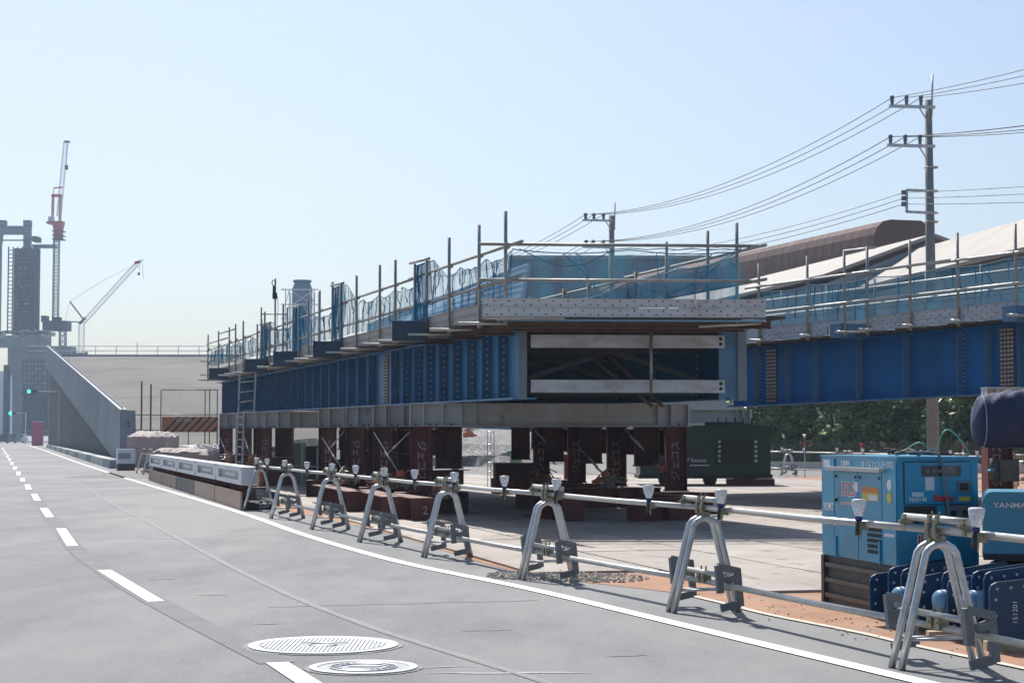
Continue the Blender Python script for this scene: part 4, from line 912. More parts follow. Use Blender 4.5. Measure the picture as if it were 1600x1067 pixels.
# hoses and cables
cb_ = thing('cable_tangle', 'tangle of grey and green cables lying on the roof of the blue generator', 'cable', GQ(.3, .35, 1.33))
b = MB(); q = [GQ(.15, .05, 1.345), GQ(.12, .14, 1.36), GQ(.06, .24, 1.365), GQ(.0, .33, 1.355), GQ(-.04, .36, 1.30), GQ(-.05, .38, 1.15), GQ(-.05, .40, 1.0), GQ(-.05, .42, .86)]
b.tube(smooth_pts(q, 5), .010, 6); b.build('grey_cable', castg, cb_)
b = MB(); q = [GQ(.5, .15, 1.345), GQ(.4, .22, 1.36), GQ(.3, .32, 1.44), GQ(.25, .38, 1.40), GQ(.22, .42, 1.34), GQ(.2, .48, 1.5), GQ(.2, .53, 1.545), GQ(.18, .58, 1.52), GQ(.15, .64, 1.44), GQ(.1, .68, 1.345)]
b.tube(smooth_pts(q, 5), .005, 5); b.build('green_cable', mat('cable_green', (.10, .38, .28), .5), cb_)
b = MB()
for k in range(7):
    q = [GQ(random.uniform(.1, .6), random.uniform(.0, .55), 1.34 + random.uniform(0, .05)) for _ in range(4)]; b.tube(smooth_pts(q, 4), .007, 5)
b.build('black_cable', black, cb_)
b = MB(); b.tube([GQ(.1, .22, 1.335), GQ(.15, .40, 1.40)], .008, 5); b.build('connector', castg, cb_)

# Compressor
cc = Vector((3.60, 13.75, 0)); cf = Vector((.965, -.24, 0)).normalized(); cs = Vector((.24, .965, 0)).normalized()
def CQ(a, bb, z): return cc + cf * a + cs * bb + Vector((0, 0, z))
cm = thing('air_compressor', 'paler blue rounded air compressor cut off by the right edge of the picture', 'compressor', cc)
prof = [(0, .60), (0, .98)] + [(.07 - .07 * math.cos(k * math.pi / 10), .98 + .09 * math.sin(k * math.pi / 10)) for k in range(1, 6)] + [(1.93 + .07 * math.sin(k * math.pi / 10), .98 + .09 * math.cos(k * math.pi / 10)) for k in range(0, 6)] + [(2.0, .60)]
b = MB(); b.prism([CQ(a, 0, z) for a, z in prof], cs * .8); b.build('hood', machc, cm)
b = MB(); b.frame(CQ(1, .4, .575), cf * 1.0, cs * .4, (0, 0, .024)); b.build('chassis', black, cm)
b = MB(); b.frame(CQ(1.1, -.006, .965), cf * .85, cs * .004, (0, 0, .035)); b.build('trim_band', mat('trim_grey_blue', (.12, .22, .30), .5), cm)
text('YANMAR', .055, CQ(.22, -.0125, .967), cf, (0, 0, 1), letterw, cm, sx=1.25, bold=.001)
b = MB(); b.frame(CQ(.38, -.004, .74), cf * .004, cs * .004, (0, 0, .13)); b.frame(CQ(1.0, -.004, .868), cf * .62, cs * .004, (0, 0, .003)); b.build('door_gap', holem, cm)
b = MB(); b.frame(CQ(1.0, -.008, .74), cf * .60, cs * .006, (0, 0, .115)); b.build('side_door', machc, cm)
for a, bb in ((.22, .12), (1.6, .12), (.22, .68), (1.6, .68)):
    b = MB(); c = CQ(a, bb, .28); b.tube([c - cs * .06, c - cs * .05, c + cs * .05, c + cs * .06], [.2, .26, .26, .2], 20); wh = b.build('wheel', black, cm)
    b = MB(); b.tube([c - cs * .07, c - cs * .045], .12, 16); b.build('rim', darkst, wh)
b = MB(); b.frame(CQ(.9, .4, .42), cf * .75, cs * .25, (0, 0, .12)); b.build('undertray', darkst, cm)
# standing orange dirt curb before it
# splice plates leaning in a row
plab = ['leftmost', 'second', 'third', 'fourth', 'fifth', 'sixth', 'seventh', 'eighth', 'rightmost']
lx = [1357, 1386, 1406, 1432, 1470, 1478, 1516, 1535, 1543]; ty = [897, 886, 888, 900, 892, 904, 892, 893, 910]; yy = [14.2, 13.95, 13.8, 13.5, 13.4, 13.1, 13.0, 12.85, 12.5]
for k in range(9):
    Y = yy[k]; x0 = (lx[k] - 800) * Y / FPX; zt_ = P(lx[k], ty[k], Y).z; z0 = .07
    ax = Vector((.93, .36, 0)).normalized() if k < 8 else Vector((.95, .31, 0)).normalized(); n = Vector((ax.y, -ax.x, 0)); lean = Vector((0, .05, 0))
    Wd = (.62, .62, .55, .5, .6, .62, .7, .75, .95)[k]; c0 = Vector((x0, Y, 0)); r = .06
    def Q(a, z): return c0 + ax * a + Vector((0, 0, z)) + lean * z
    prof = [(0, z0), (0, zt_ - r), (r * .3, zt_ - r * .3), (r, zt_), (Wd * .95, zt_ + .06), (Wd, zt_ + .03), (Wd, z0)]
    pt = thing('gusset_plate', f'{plab[k]} of nine dark blue steel plates standing on edge behind the nearest stand', 'steel plate', c0, 'blue steel plates on edge')
    b = MB(); b.prism([Q(a, z) for a, z in prof], -n * .016); b.build('plate_sheet', mat('plate_blue_dark', (.006, .04, .11), .45, vary=.1) if k % 2 else mat('plate_blue', (.008, .05, .12), .4, vary=.1), pt)
    b = MB()
    for a, z in [(r + i * .11, zt_ - .05 + .06 * (r + i * .11) / Wd) for i in range(int(Wd / .12))] + [(.045, zt_ - .12 - i * .11) for i in range(3)]:
        c = Q(a, z) + n * .002; b.tube([c + n * .004, c], .011, 8)
    b.build('bolt_hole', mat('hole_light', (.5, .5, .5), .6), pt)
    if k in (2, 4, 6):
        b = MB(); c = Q(-.03, zt_ - .22) + Vector((0, -.02, 0)); vs = []
        prof2 = [(.085 * math.cos(t_ * math.pi / 10), .085 * math.sin(t_ * math.pi / 10)) for t_ in range(6)]
        b.tube([c - ax * (z_ * .6) for r_, z_ in prof2], [max(.002, r_) for r_, z_ in prof2], 16); b.tube([c, c + ax * .3], .085, 16); b.build('pipe_stub', mat('stub_blue', (.12, .27, .42), .35, vary=.1), pt)
    if k == 8: text('151201', .055, Q(.2, .27) + n * .004, (0, 0, 1), (-ax.x, -ax.y, 0), letterw, pt)
b = MB(); b.box(3.05, 5.2, 13.2, 13.3, .005, .068); b.build('timber_batten', wood, label='timber batten under the row of blue steel plates', cat='timber')
b = MB(); b.box(3.3, 5.2, 12.55, 12.65, .005, .068); b.build('timber_batten', wood, label='nearer timber batten under the rightmost blue steel plates', cat='timber')
# covered lamp head
tl = thing('covered_lamp', 'lamp head wrapped in a navy blue cover at the right edge above the compressor', 'covered lamp', (4.4, 13.5, 0))
b = MB(); seg = 40; nn = 40; vs = []
for i in range(nn + 1):
    q = i / nn; x = -.19 + q * 1.0; 
    endr = math.sin(min(1, q / .06) * math.pi / 2) ** .35 * .93 if q < .06 else .93 + .07 * min(1, (q - .06) / .1)
    if q > .94: endr = math.sin((1 - q) / .06 * math.pi / 2) ** .6
    for k in range(seg):
        a = 2 * math.pi * k / seg; rz = (.185 + .05 * q) * max(.02, endr); ry = .17 * max(.02, endr)
        w_ = 1 + .13 * max(0, math.sin(a)) ** .5 * abs(math.sin(q * 22 + 2.5 * noise.noise(Vector((q * 5, a, 0))) + a * 1.5)) ** 3 * .8 + .05 * noise.noise(Vector((q * 4, math.cos(a) * 2, math.sin(a) * 2))) + .025 * noise.noise(Vector((q * 16, math.cos(a) * 5, math.sin(a) * 5))) + .02 * abs(noise.noise(Vector((q * 9 + math.sin(a) * 3, math.cos(a) * 8, 3))))
        zc = 1.585 + .07 * q + (.02 * math.sin(q * 7) if math.sin(a) > 0 else 0)
        vs.append(Vector((3.60 + x, 13.3 + ry * math.cos(a) * w_ + .1 * q, zc + rz * math.sin(a) * w_)))
fs = [(i * seg + k, i * seg + (k + 1) % seg, (i + 1) * seg + (k + 1) % seg, (i + 1) * seg + k) for i in range(nn) for k in range(seg)]
b.add(vs, fs, True); b.v.append(sum(vs[:seg], Vector()) / seg); b.f += [(len(b.v) - 1, (k + 1) % seg, k) for k in range(seg)]; b.sm += [True] * seg; b.build('cover', navy, tl)
b = MB(); b.tube([v + Vector((-.004, -.003, 0)) for v in vs[seg * 3:seg * 4]] + [vs[seg * 3] + Vector((-.004, -.003, 0))], .005, 5); b.build('edge_piping', mat('piping_grey', (.25, .28, .34), .7), tl)
b = MB(); b.tube([vs[i * seg + 28] + Vector((0, -.004, 0)) for i in range(3, nn - 2)], .003, 4); b.build('seam', mat('seam_navy', (.01, .015, .04), .8), tl)
b = MB(); b.tube([Vector((4.35, 13.35, .1)), Vector((4.35, 13.35, 1.6))], .03, 10); b.frame((4.35, 13.35, .06), (.3, 0, 0), (0, .3, 0), (0, 0, .05)); b.build('mast', galv, tl)

# green machine
Yg = 53.0
def GM(px, py, dy=0): return P(px, py, Yg + dy)
x0, x1 = GM(1000, 700).x, GM(1204, 700).x; zt_, zb_ = GM(1100, 668).z, GM(1100, 741).z
gm = thing('green_machine', 'dark green engine machine housing under the bridges behind the right-hand posts', 'machine', ((x0 + x1) / 2, Yg + .8, 0))
b = MB(); b.box(x0, x1, Yg, Yg + 1.8, zb_, zt_); b.build('housing', green, gm)
b = MB(); b.box(x0 - .02, x1 + .02, Yg - .03, Yg + 1.82, zt_, zt_ + .07); b.build('roof_panel', green, gm)
b = MB(); b.box(x0 - .05, x1 + .05, Yg - .05, Yg + 1.85, zb_ - .12, zb_); b.build('skid_frame', dgreen, gm)
b = MB(); b.box(GM(1118, 700).x, GM(1176, 700).x, Yg - .012, Yg - .002, GM(0, 725).z, GM(0, 684).z); gr = b.build('grille', dgreen, gm)
b = MB()
for k in range(9): z = GM(0, 724).z + k * .075; b.box(GM(1119, 700).x, GM(1175, 700).x, Yg - .03, Yg - .013, z, z + .02)
b.build('grille_slat', black, gr)
for px in (1125 - 1, 1181):
    for k in range(5):
        b = MB(); c = GM(px, 690 + k * 7.4); b.tube([c + Vector((0, -.03, 0)), c + Vector((0, -.013, 0))], .045, 12); b.build('round_vent', letterw if False else beamg, gm)
b = MB(); b.box(GM(1030, 700).x, GM(1102, 700).x, Yg - .012, Yg - .002, GM(0, 732).z, GM(0, 702).z); b.build('black_panel', black, gm)
text('P Sumco', .17, GM(1088, 719) + Vector((0, -.016, 0)), (1, 0, 0), (0, 0, 1), letterw, gm); b = MB(); b.box(GM(1074, 0).x, GM(1104, 0).x, Yg - .018, Yg - .013, GM(0, 727.5).z, GM(0, 726).z); b.build('underline', letterw, gm)
for a in (1040, 1110, 1170):
    b = MB(); c = Vector((GM(a, 700).x, Yg + .1, .2)); b.tube([c, c + Vector((0, .22, 0))], .2, 16); b.build('wheel', black, gm)
b = MB(); b.box(x1 - 1.3, x1 + .1, Yg - .1, Yg + .2, 0, .22); b.build('wheel_chock', maroon, gm)
b = MB()
for k in range(5): b.tube([Vector((x1 - 1.5 + k * .25, Yg + .4, zt_ + .07)), Vector((x1 - 1.5 + k * .25, Yg + .4, zt_ + .3))], .03, 6)
b.box(x1 - 1.9, x1 - .8, Yg + .3, Yg + .9, zt_ + .07, zt_ + .17); b.build('exhaust', dgreen, gm)

# ================================================================= CLUTTER UNDER THE BRIDGE
def lump(name, c, sx, sy, sz, m, label, cat, seed=0, group=None, n=14, flat=.35, parent=None):
    b = MB(); vs = []; rings = 8
    for i in range(rings + 1):
        ph = (i / rings) * math.pi / 2
        for k in range(n):
            a = 2 * math.pi * k / n; rr = math.cos(ph) ** flat; w_ = 1 + .16 * noise.noise(Vector((math.cos(a) * 2 + seed, math.sin(a) * 2, ph * 2)))
            vs.append(Vector(c) + Vector((sx * rr * math.cos(a) * w_, sy * rr * math.sin(a) * w_, sz * math.sin(ph) ** .8 * (1 + .2 * noise.noise(Vector((a * 2, ph * 3, seed)))))))
    b.add(vs, [(i * n + k, i * n + (k + 1) % n, (i + 1) * n + (k + 1) % n, (i + 1) * n + k) for i in range(rings) for k in range(n)] + [tuple(rings * n + k for k in range(n))], False)
    return b.build(name, m, parent, label=label, cat=cat, group=group)
def tarped(name, px0, px1, pyt, Y, dep, label, seed):
    x0, x1 = (px0 - 800) * Y / FPX, (px1 - 800) * Y / FPX; zt_ = P(0, pyt, Y).z; t = thing(name, label, 'covered pile', ((x0 + x1) / 2, Y, 0))
    nx, ny = 26, 12; cx = (x0 + x1) / 2
    def hgt(i, j):
        u, v = i / nx, j / ny; e = min(u, 1 - u, v * .8, (1 - v) * .8); return zt_ * (1 - .12 * max(0, 1 - e / .12)) * (1 + .07 * noise.noise(Vector((u * 5, v * 4, seed))) + .035 * noise.noise(Vector((u * 17, v * 12, seed))))
    b = MB(); top = [Vector((x0 + (x1 - x0) * i / nx, Y + dep * j / ny, hgt(i, j))) for i in range(nx + 1) for j in range(ny + 1)]
    b.add(top, [(i * (ny + 1) + j, (i + 1) * (ny + 1) + j, (i + 1) * (ny + 1) + j + 1, i * (ny + 1) + j + 1) for i in range(nx) for j in range(ny)], False)
    b.build('top_sheet', mat('tarp_pink_lit', (.44, .37, .35), .8, vary=.2, vscale=4, col2=(.30, .22, .20), c2scale=2), t)  # paler than the pink sides: sun highlight put into the top's colour
    b = MB()
    lo = [Vector((v.x + .06 * noise.noise(Vector((v.x * 3, 0, seed))), Y - .1 + .06 * noise.noise(Vector((v.x * 4, 2, seed))), 0)) for v in [top[i * (ny + 1)] for i in range(nx + 1)]]
    hi = [top[i * (ny + 1)] + Vector((0, -.005, -.03)) for i in range(nx + 1)]
    b.add(lo + hi, [(i, i + 1, i + 2 + nx, i + 1 + nx) for i in range(nx)], False)
    for sx_, ii in ((x0, 0), (x1, nx)):
        q = [top[ii * (ny + 1) + j] + Vector((0, 0, -.03)) for j in range(ny + 1)]; q2 = [Vector((sx_, p.y, 0)) for p in q]; b.add(q + q2, [(j, j + 1, j + 2 + ny, j + 1 + ny) for j in range(ny)])
    b.build('pink_sheet', pink, t)
tarped('covered_pile', 199, 262, 675, 84, 3.0, 'tall pink covered pile with a crumpled top in a paler highlight tone beside the ramp wall', 1)
tarped('covered_pile', 236, 312, 701, 66, 2.4, 'low pink covered pile behind the white barrier boxes', 2)
tarped('covered_pile', 311, 345, 706, 64, 1.6, 'small pink covered pile just left of the farthest maroon post', 3)
t = thing('pipe_stack', 'stack of dark blue-black pipes lying beyond the pink piles', 'pipes', P(300, 692, 92))
for k in range(7):
    b = MB(); Y = 88 + (k % 4) * .5; z = .5 + .3 * (k // 4) + .05 * (k % 2); b.tube([Vector(((258 - 800) * Y / FPX, Y, z)), Vector(((345 - 800) * Y / FPX, Y, z))], .17, 8); b.build('pipe', mat('pipe_dark', (.02, .035, .05), .5), t)
b = MB(); b.box((262 - 800) * 90 / FPX, (343 - 800) * 90 / FPX, 87.6, 91, .05, .42); b.build('bearer', black, t)
t = thing('hose_heap', 'heap of pale crumpled hoses at the end of the dark pipe stack', 'hoses', P(320, 698, 80)); b = MB()
for k in range(14):
    q = [Vector(((300 + random.random() * 42 - 800) * 80 / FPX, 80 + random.random(), .75 + random.random() * .35)) for _ in range(4)]; b.tube(smooth_pts(q, 4), .04, 5)
b.build('hose', whitetarp, t); b = MB(); b.box((300 - 800) * 80 / FPX, (343 - 800) * 80 / FPX, 80, 81, 0, .8); b.build('crate_below', mat('dull_box', (.2, .2, .19), .8), t)
# boards, crates and timber seen under the bridge
for i, (px0, px1, py0, py1, Y, m_, lab, nm, cat) in enumerate((
        (455, 497, 703, 712, 62, alum, 'long pale steel boards stacked on the ground under the bridge', 'board_stack', 'boards'),
        (420, 452, 700, 722, 58, wallg, 'grey wire mesh crate full of bright fittings left of the second post group', 'mesh_crate', 'crate'),
        (456, 474, 694, 734, 55, mat('crate_green_grey', (.22, .27, .24), .6), 'grey-green steel locker standing under the bridge', 'steel_locker', 'locker'),
        (474, 498, 699, 733, 56, darkst, 'dark steel crate right of the grey-green locker', 'steel_crate', 'crate'),
        (706, 716, 668, 700, 78, mat('teal', (.08, .25, .27), .6), 'small teal drum beside the gravel patch', 'teal_drum', 'drum'),
        (882, 910, 712, 728, 45, redrust, 'red rusty bin between the middle posts', 'rusty_bin', 'bin'),
        (797, 815, 706, 716, 50, mat('mint', (.2, .36, .27), .6), 'pale green box among the middle posts', 'green_box', 'box'))):
    x0, x1 = (px0 - 800) * Y / FPX, (px1 - 800) * Y / FPX; zt_ = P(0, py0, Y).z; zb_ = 0
    t = thing(nm, lab, cat, ((x0 + x1) / 2, Y + .4, 0))
    b = MB(); b.box(x0, x1, Y, Y + .8, zb_ + .02, zt_); b.build('body', m_, t)
    b = MB(); b.box(x0 - .03, x1 + .03, Y - .03, Y + .83, zt_, zt_ + .04); b.build('lid', m_, t)
    b = MB()
    for s in (x0 + .03, x1 - .03): b.box(s - .03, s + .03, Y - .02, Y, .02, zt_)
    b.box(x0, x1, Y - .025, Y - .005, zt_ * .45, zt_ * .45 + .05); b.build('edge_frame', galv if i < 4 else m_, t)
t = thing('pallet_stack', 'tilted stack of pale timber pallets in sun beyond the bridge', 'pallets', P(480, 690, 75))
for k in range(5):
    b = MB(); c = Vector(((462 + k * 8 - 800) * 75 / FPX, 75 + k * .1, 1.15 + .02 * k)); b.frame(c, (.16, 0, .0), (0, .6, 0), (-.08, 0, .16)); b.build('pallet', wood if k % 2 else conc_lt, t)
b = MB(); b.box((455 - 800) * 75 / FPX, (500 - 800) * 75 / FPX, 75, 76.6, 0, .95); b.build('bearer_crate', mat('dull_box', (.2, .2, .19), .8), t)
t = thing('scrap_heap', 'heap of bright metal clamps piled under the bridge', 'scrap', P(440, 710, 57)); b = MB()
for k in range(120):
    c = Vector(((424 + random.random() * 50 - 800) * 57 / FPX, 57.2 + random.random() * .5, .84 + abs(random.gauss(0, .08)))); q = random.uniform(.02, .06); b.frame(c, (q, 0, q * .5), (0, q, 0), (-q * .3, 0, q * .5))
b.build('fittings', galv, t, kind='stuff')
t = thing('gas_cylinder', 'slim orange gas cylinder beside the sixth left post', 'gas cylinder', P(408, 720, 52)); c = Vector(((407.5 - 800) * 52 / FPX, 52, 0))
b = MB(); b.tube([c, c + Vector((0, 0, .75)), c + Vector((0, 0, .82)), c + Vector((0, 0, .86))], [.1, .1, .06, .03], 12); b.build('bottle', orange, t); b = MB(); b.tube([c + Vector((0, 0, .86)), c + Vector((0, 0, .93))], .03, 8); b.build('valve', black, t)
# orange robot-like compactor far away
t = thing('small_excavator', 'small orange machine on a green base at the far side of the gravel', 'machine', P(733, 690, 95))
b = MB(); b.box(P(722, 0, 95).x, P(744, 0, 95).x, 95, 96, P(0, 691, 95).z - .3, P(0, 684, 95).z); b.build('base', mat('mid_green', (.03, .15, .09), .6), t)
b = MB(); c = P(732, 680, 95.3); b.frame(c, (.28, 0, 0), (0, .3, 0), (0, 0, .16)); b.frame(c + Vector((.05, 0, .25)), (.16, 0, 0), (0, .2, 0), (0, 0, .14)); b.bar(c + Vector((-.1, 0, .1)), c + Vector((.45, -.1, -.02)), .1, .1); b.build('body', orange, t)
b = MB(); c = P(737, 672.5, 95); b.frame(c, (.07, 0, 0), (0, .1, 0), (0, 0, .07)); b.build('seat', white, t)
b = MB(); b.box(P(722, 0, 95).x, P(744, 0, 95).x, 95, 96, .0, .8); b.build('track', black, t)
t = thing('wire_trolley', 'thin wire trolley standing at the left of the middle posts', 'trolley', P(766, 700, 50)); b = MB(); x0 = (762 - 800) * 50 / FPX; x1 = (772 - 800) * 50 / FPX
for z in (.5, .75, 1.0, 1.25, 1.6): b.tube([Vector((x0, 50, z)), Vector((x1, 50, z))], .01, 4)
for x_ in (x0, (x0 + x1) / 2, x1): b.tube([Vector((x_, 50, .0)), Vector((x_, 50, 1.62))], .012, 4)
b.build('wire_frame', galv, t)
gv = lump('gravel_mound', (-2.6, 108, 0), 6.5, 22, 1.75, gravelm, None, None, 4, n=40, flat=.7); gv['kind'] = 'stuff'
gv = lump('gravel_mound', (-10.5, 150, 0), 9, 30, 1.9, gravelm, None, None, 9, n=40, flat=.7); gv['kind'] = 'stuff'

# warning board, mesh panel and poles before the ramp
wb = thing('warning_board', 'orange and black diagonally striped barrier board in front of the ramp', 'warning board', P(295, 700, 95))
W0, W1 = P(253, 675, 95), P(340, 651, 95)
b = MB(); b.box(W0.x, W1.x, 94.98, 95.02, W0.z, W1.z); b.build('board', mat('board_orange', (.62, .19, .07), .7, vary=.12), wb)
H = W1.z - W0.z; n_s = 8
for k in range(n_s):
    x_ = W0.x + k * .42 + .05; b = MB(); x2 = min(x_ + H * .95, W1.x); 
    if x_ + .16 < W1.x:
        b.add([Vector((x_, 94.972, W0.z)), Vector((min(x_ + .16, W1.x), 94.972, W0.z)), Vector((min(x_ + .16 + H * .95, W1.x), 94.972, W1.z if x_ + .16 + H * .95 < W1.x else W0.z + (W1.x - x_ - .16) / .95)), Vector((x2, 94.972, W1.z if x_ + H * .95 < W1.x else W0.z + (W1.x - x_) / .95))], [(0, 1, 2, 3)]); b.build('black_stripe', black, wb)
text('立入禁止', .22, Vector(((288 - 800) * 95 / FPX, 94.96, P(0, 656.5, 95).z)), (1, 0, 0), (0, 0, 1), letterw, wb)
b = MB()
for x_ in (W0.x, W0.x + 1.4, W1.x): b.bar(Vector((x_, 95.1, W1.z)), Vector((x_ - .12, 95.6, 0)), .05, .05); b.bar(Vector((x_, 95.1, W1.z)), Vector((x_, 94.9, 0)), .05, .05)
b.build('trestle', tube, wb)
cf_ = thing('chain_link_panel', 'grey chain link fence panel behind the striped board', 'fence panel', P(295, 700, 97))
b = MB(); A, E = P(252, 680, 97), P(340, 609, 97); b.add([Vector((A.x, 97, A.z)), Vector((E.x, 97, A.z)), Vector((E.x, 97, E.z)), Vector((A.x, 97, E.z))], [(0, 1, 2, 3)]); b.build('mesh_sheet', chainm, cf_)
b = MB()
for px in (252, 321, 328, 340): b.tube([Vector(((px - 800) * 97 / FPX, 96.95, 0)), Vector(((px - 800) * 97 / FPX, 96.95, E.z))], .035, 6)
for z in (E.z, P(0, 648, 97).z, P(0, 672, 97).z): b.tube([Vector(((207 - 800) * 97 / FPX if z != E.z else A.x, 96.95, z)), Vector((E.x, 96.95, z))], .03, 6)
b.build('fence_frame', tube, cf_)
for px, py, lab in ((221.5, 595, 'taller of two rusty poles standing before the ramp'), (236, 600, 'shorter of two rusty poles standing before the ramp')):
    b = MB(); b.tube([Vector(((px - 800) * 90 / FPX, 90, 0)), P(px, py, 90)], .045, 8); b.build('steel_pole', mat('pole_rust', (.12, .07, .06), .8), label=lab, cat='pole')

# ================================================================= RAMP AND RAMP WALL
n0 = Vector(((188 - 800) * 90 / FPX, 90, 0)); n1 = Vector(((72 - 800) * 233 / FPX, 233, 0))
dr = (n1 - n0).normalized(); nr = Vector((dr.y, -dr.x, 0)); nr = nr if nr.x > 0 else -nr
z_n, z_f = 2.75, 13.1
rw = thing('ramp_wall', 'grey concrete side wall of the rising road ramp at left', 'retaining wall', n0)
b = MB(); q0 = n0 + nr * .35; q1 = n1 + nr * .35
b.prism([q0, q1, q1 + Vector((0, 0, z_f - 1)), q0 + Vector((0, 0, z_n - 1.2))], nr * .6); b.build('lower_wall', conc_dark, rw)
# parapet: a leaning band deeper towards the low end
NP = 14
for k in range(NP):
    a, e = k / NP, (k + 1) / NP
    def top(t): return n0.lerp(n1, t) + Vector((0, 0, z_n + (z_f - z_n) * t))
    def low(t): return n0.lerp(n1, t) + Vector((0, 0, max(.02, (z_n + (z_f - z_n) * t) - 2.85)))
    g_ = .0006
    b = MB(); b.prism([low(a + g_), low(e - g_), top(e - g_), top(a + g_)], nr * .3); b.build('parapet_segment', conc, rw)
    b = MB(); b.bar(top(a) + nr * .15 + Vector((0, 0, .03)), top(e) + nr * .15 + Vector((0, 0, .03)), .34, .05); b.build('coping', conc_lt, rw)
b = MB()
for k in range(1, 7):
    c = q0.lerp(q1, k / 7) - nr * .004; zt2 = z_n - 1.3 + (z_f - z_n) * k / 7; b.frame(c + Vector((0, 0, zt2 / 2)), dr * .03, nr * .003, (0, 0, zt2 / 2))
b.build('formwork_joint', black, rw, kind='stuff')
for zz in (1.0,):
    b = MB()
    for t0, z_ in ((.1, 2.4), (.25, 4.8)):
        a = q0.lerp(q1, t0) - nr * .01; b.bar(a + Vector((0, 0, z_)), q0.lerp(q1, 1) - nr * .01 + Vector((0, 0, z_ - .0)), .02, .06)
    b.build('joint', black, rw)
b = MB(); b.prism([n0 + Vector((0, -.02, 0)), n0 + nr * .85 + Vector((0, -.02, 0)), n0 + nr * .75 + Vector((0, -.02, z_n)), n0 + Vector((0, -.02, z_n))], -dr * .1); b.build('end_face', conc, rw)
b = MB()
for z_ in (1.95, 2.15): c = n0 + nr * .45 + Vector((0, -.2, z_)); b.tube([c, c + Vector((0, .05, 0))], .05, 10)
b.build('drain_hole', holem, rw)
b = MB()
for k in range(160): 
    c = n0.lerp(n1, (k + .5) / 160); b.tube([c + nr * .15 + Vector((0, 0, z_n + (z_f - z_n) * (k + .5) / 160 + .05)), c + nr * .15 + Vector((0, 0, z_n + (z_f - z_n) * (k + .5) / 160 + .16))], .05, 5)
b.build('anchor_bolts', white, rw, kind='stuff')
# ramp surface
RX = 18.0
b = MB(); a0 = n0 + nr * .9; a1 = n1 + nr * .9; nx_, ny_ = 10, 24; vs = []
for j in range(ny_ + 1):
    for i in range(nx_ + 1):
        t_ = j / ny_; p = a0.lerp(a1, t_) + Vector((1, .0, 0)) * RX * (i / nx_) * (1 + t_ * .35); vs.append(Vector((p.x, p.y, .3 + (11.75 - .3) * t_)))
b.add(vs, [(j * (nx_ + 1) + i, j * (nx_ + 1) + i + 1, (j + 1) * (nx_ + 1) + i + 1, (j + 1) * (nx_ + 1) + i) for j in range(ny_) for i in range(nx_)])
rs = b.build('ramp', rampm, kind='structure', recalc=False)
b = MB(); aa = vs[ny_ * (nx_ + 1)]; ee = vs[-1]; b.prism([aa, ee, Vector((ee.x, ee.y, 0)), Vector((aa.x, aa.y, 0))], (0, 1.2, 0)); b.build('ramp_end_wall', conc_lt, kind='structure')
b = MB(); sr = [vs[j * (nx_ + 1) + nx_] for j in range(ny_ + 1)]; b.add(sr + [Vector((p.x, p.y, 0)) for p in sr], [(j, j + 1, j + 2 + ny_, j + 1 + ny_) for j in range(ny_)]); b.build('ramp_side_wall', conc, kind='structure')
b = MB(); b.bar(aa + Vector((0, .2, .12)), ee + Vector((0, .2, .12)), .5, .25); b.build('ramp_top_kerb', conc_lt, kind='structure')
rl = thing('ramp_railing', 'thin white pipe railing along the top edge of the ramp', 'railing', aa)
for z_ in (.75, 1.35): b = MB(); b.tube([aa + Vector((-3.5, .3, z_)), ee + Vector((0, .3, z_))], .05, 6); b.build('rail', cranew, rl)
for k in range(10): p = aa.lerp(ee, k / 9) + Vector((0, .3, 0)); b = MB(); b.tube([p, p + Vector((0, 0, 1.4 if k != 4 else 1.9))], .05, 6); b.build('railing_post', cranew, rl)
# kerb blocks along the foot of the wall
kb = bpy.data.objects.new('wall_kerb', None); C.objects.link(kb); kb['kind'] = 'structure'
k0, k1 = G(180, 732), G(76, 699.5)
for k in range(22):
    a, e = k0.lerp(k1, k / 22), k0.lerp(k1, (k + .985) / 22); b = MB(); b.bar(a + Vector((0, 0, .2)), e + Vector((0, 0, .2)), .5, .4); b.build('kerb_block', conc_lt if k % 3 else conc, kb)

# ================================================================= DISTANT SITE, LEFT
Yt = 430.0
def T(px, py, dy=0): return P(px, py, Yt + dy)
def lattice(b, a, e, w_, nseg, r=.12, m=None):
    a, e = Vector(a), Vector(e); d = (e - a).normalized(); s = d.cross(Vector((0, 1, 0))).normalized(); f = d.cross(s)
    cs_ = [(s * i + f * j) * w_ / 2 for i, j in ((-1, -1), (1, -1), (1, 1), (-1, 1))]
    for c in cs_: b.bar(a + c, e + c, r, r, (0, 1, 0))
    for k in range(nseg):
        p, q = a.lerp(e, k / nseg), a.lerp(e, (k + 1) / nseg)
        for i in range(4):
            c1, c2 = cs_[i], cs_[(i + 1) % 4]; b.bar(p + c1, q + c2, r * .6, r * .6, (.3, 1, .2)); b.bar(p + c1, p + c2, r * .6, r * .6, (.3, 1, .2))
py_ = thing('bridge_pylon', 'concrete bridge pylon under construction wrapped in dark scaffolding at far left', 'pylon', T(40, 680))
def tb(parent, name, px0, px1, py0, py1, dep, m, dy=0):
    b = MB(); A, E = T(px0, py1, dy), T(px1, py0, dy); b.box(A.x, E.x, Yt + dy, Yt + dy + dep, A.z, E.z); return b.build(name, m, parent)
tb(py_, 'leg', 36, 46.5, 352, 400, 2, farsteel, 2); 
b = MB(); b.prism([T(-14, 353), T(44, 353), T(48, 375), T(37, 375), T(36, 366), T(3, 366), T(1, 380), T(-14, 380)], (0, 1.6, 0)); b.build('crosshead', farsteel, py_)
for px in (2, 41): tb(py_, 'cap_block', px - 5, px + 6, 344, 352, 2, farsteel)
sw = tb(py_, 'scaffold_wrap', 20, 60, 388, 524, 2, fardark)
b = MB()
for k in range(22):
    z = T(0, 392 + k * 6).z; b.box(T(19, 0).x, T(62.5, 0).x, Yt - .7, Yt - .1, z, z + .15)
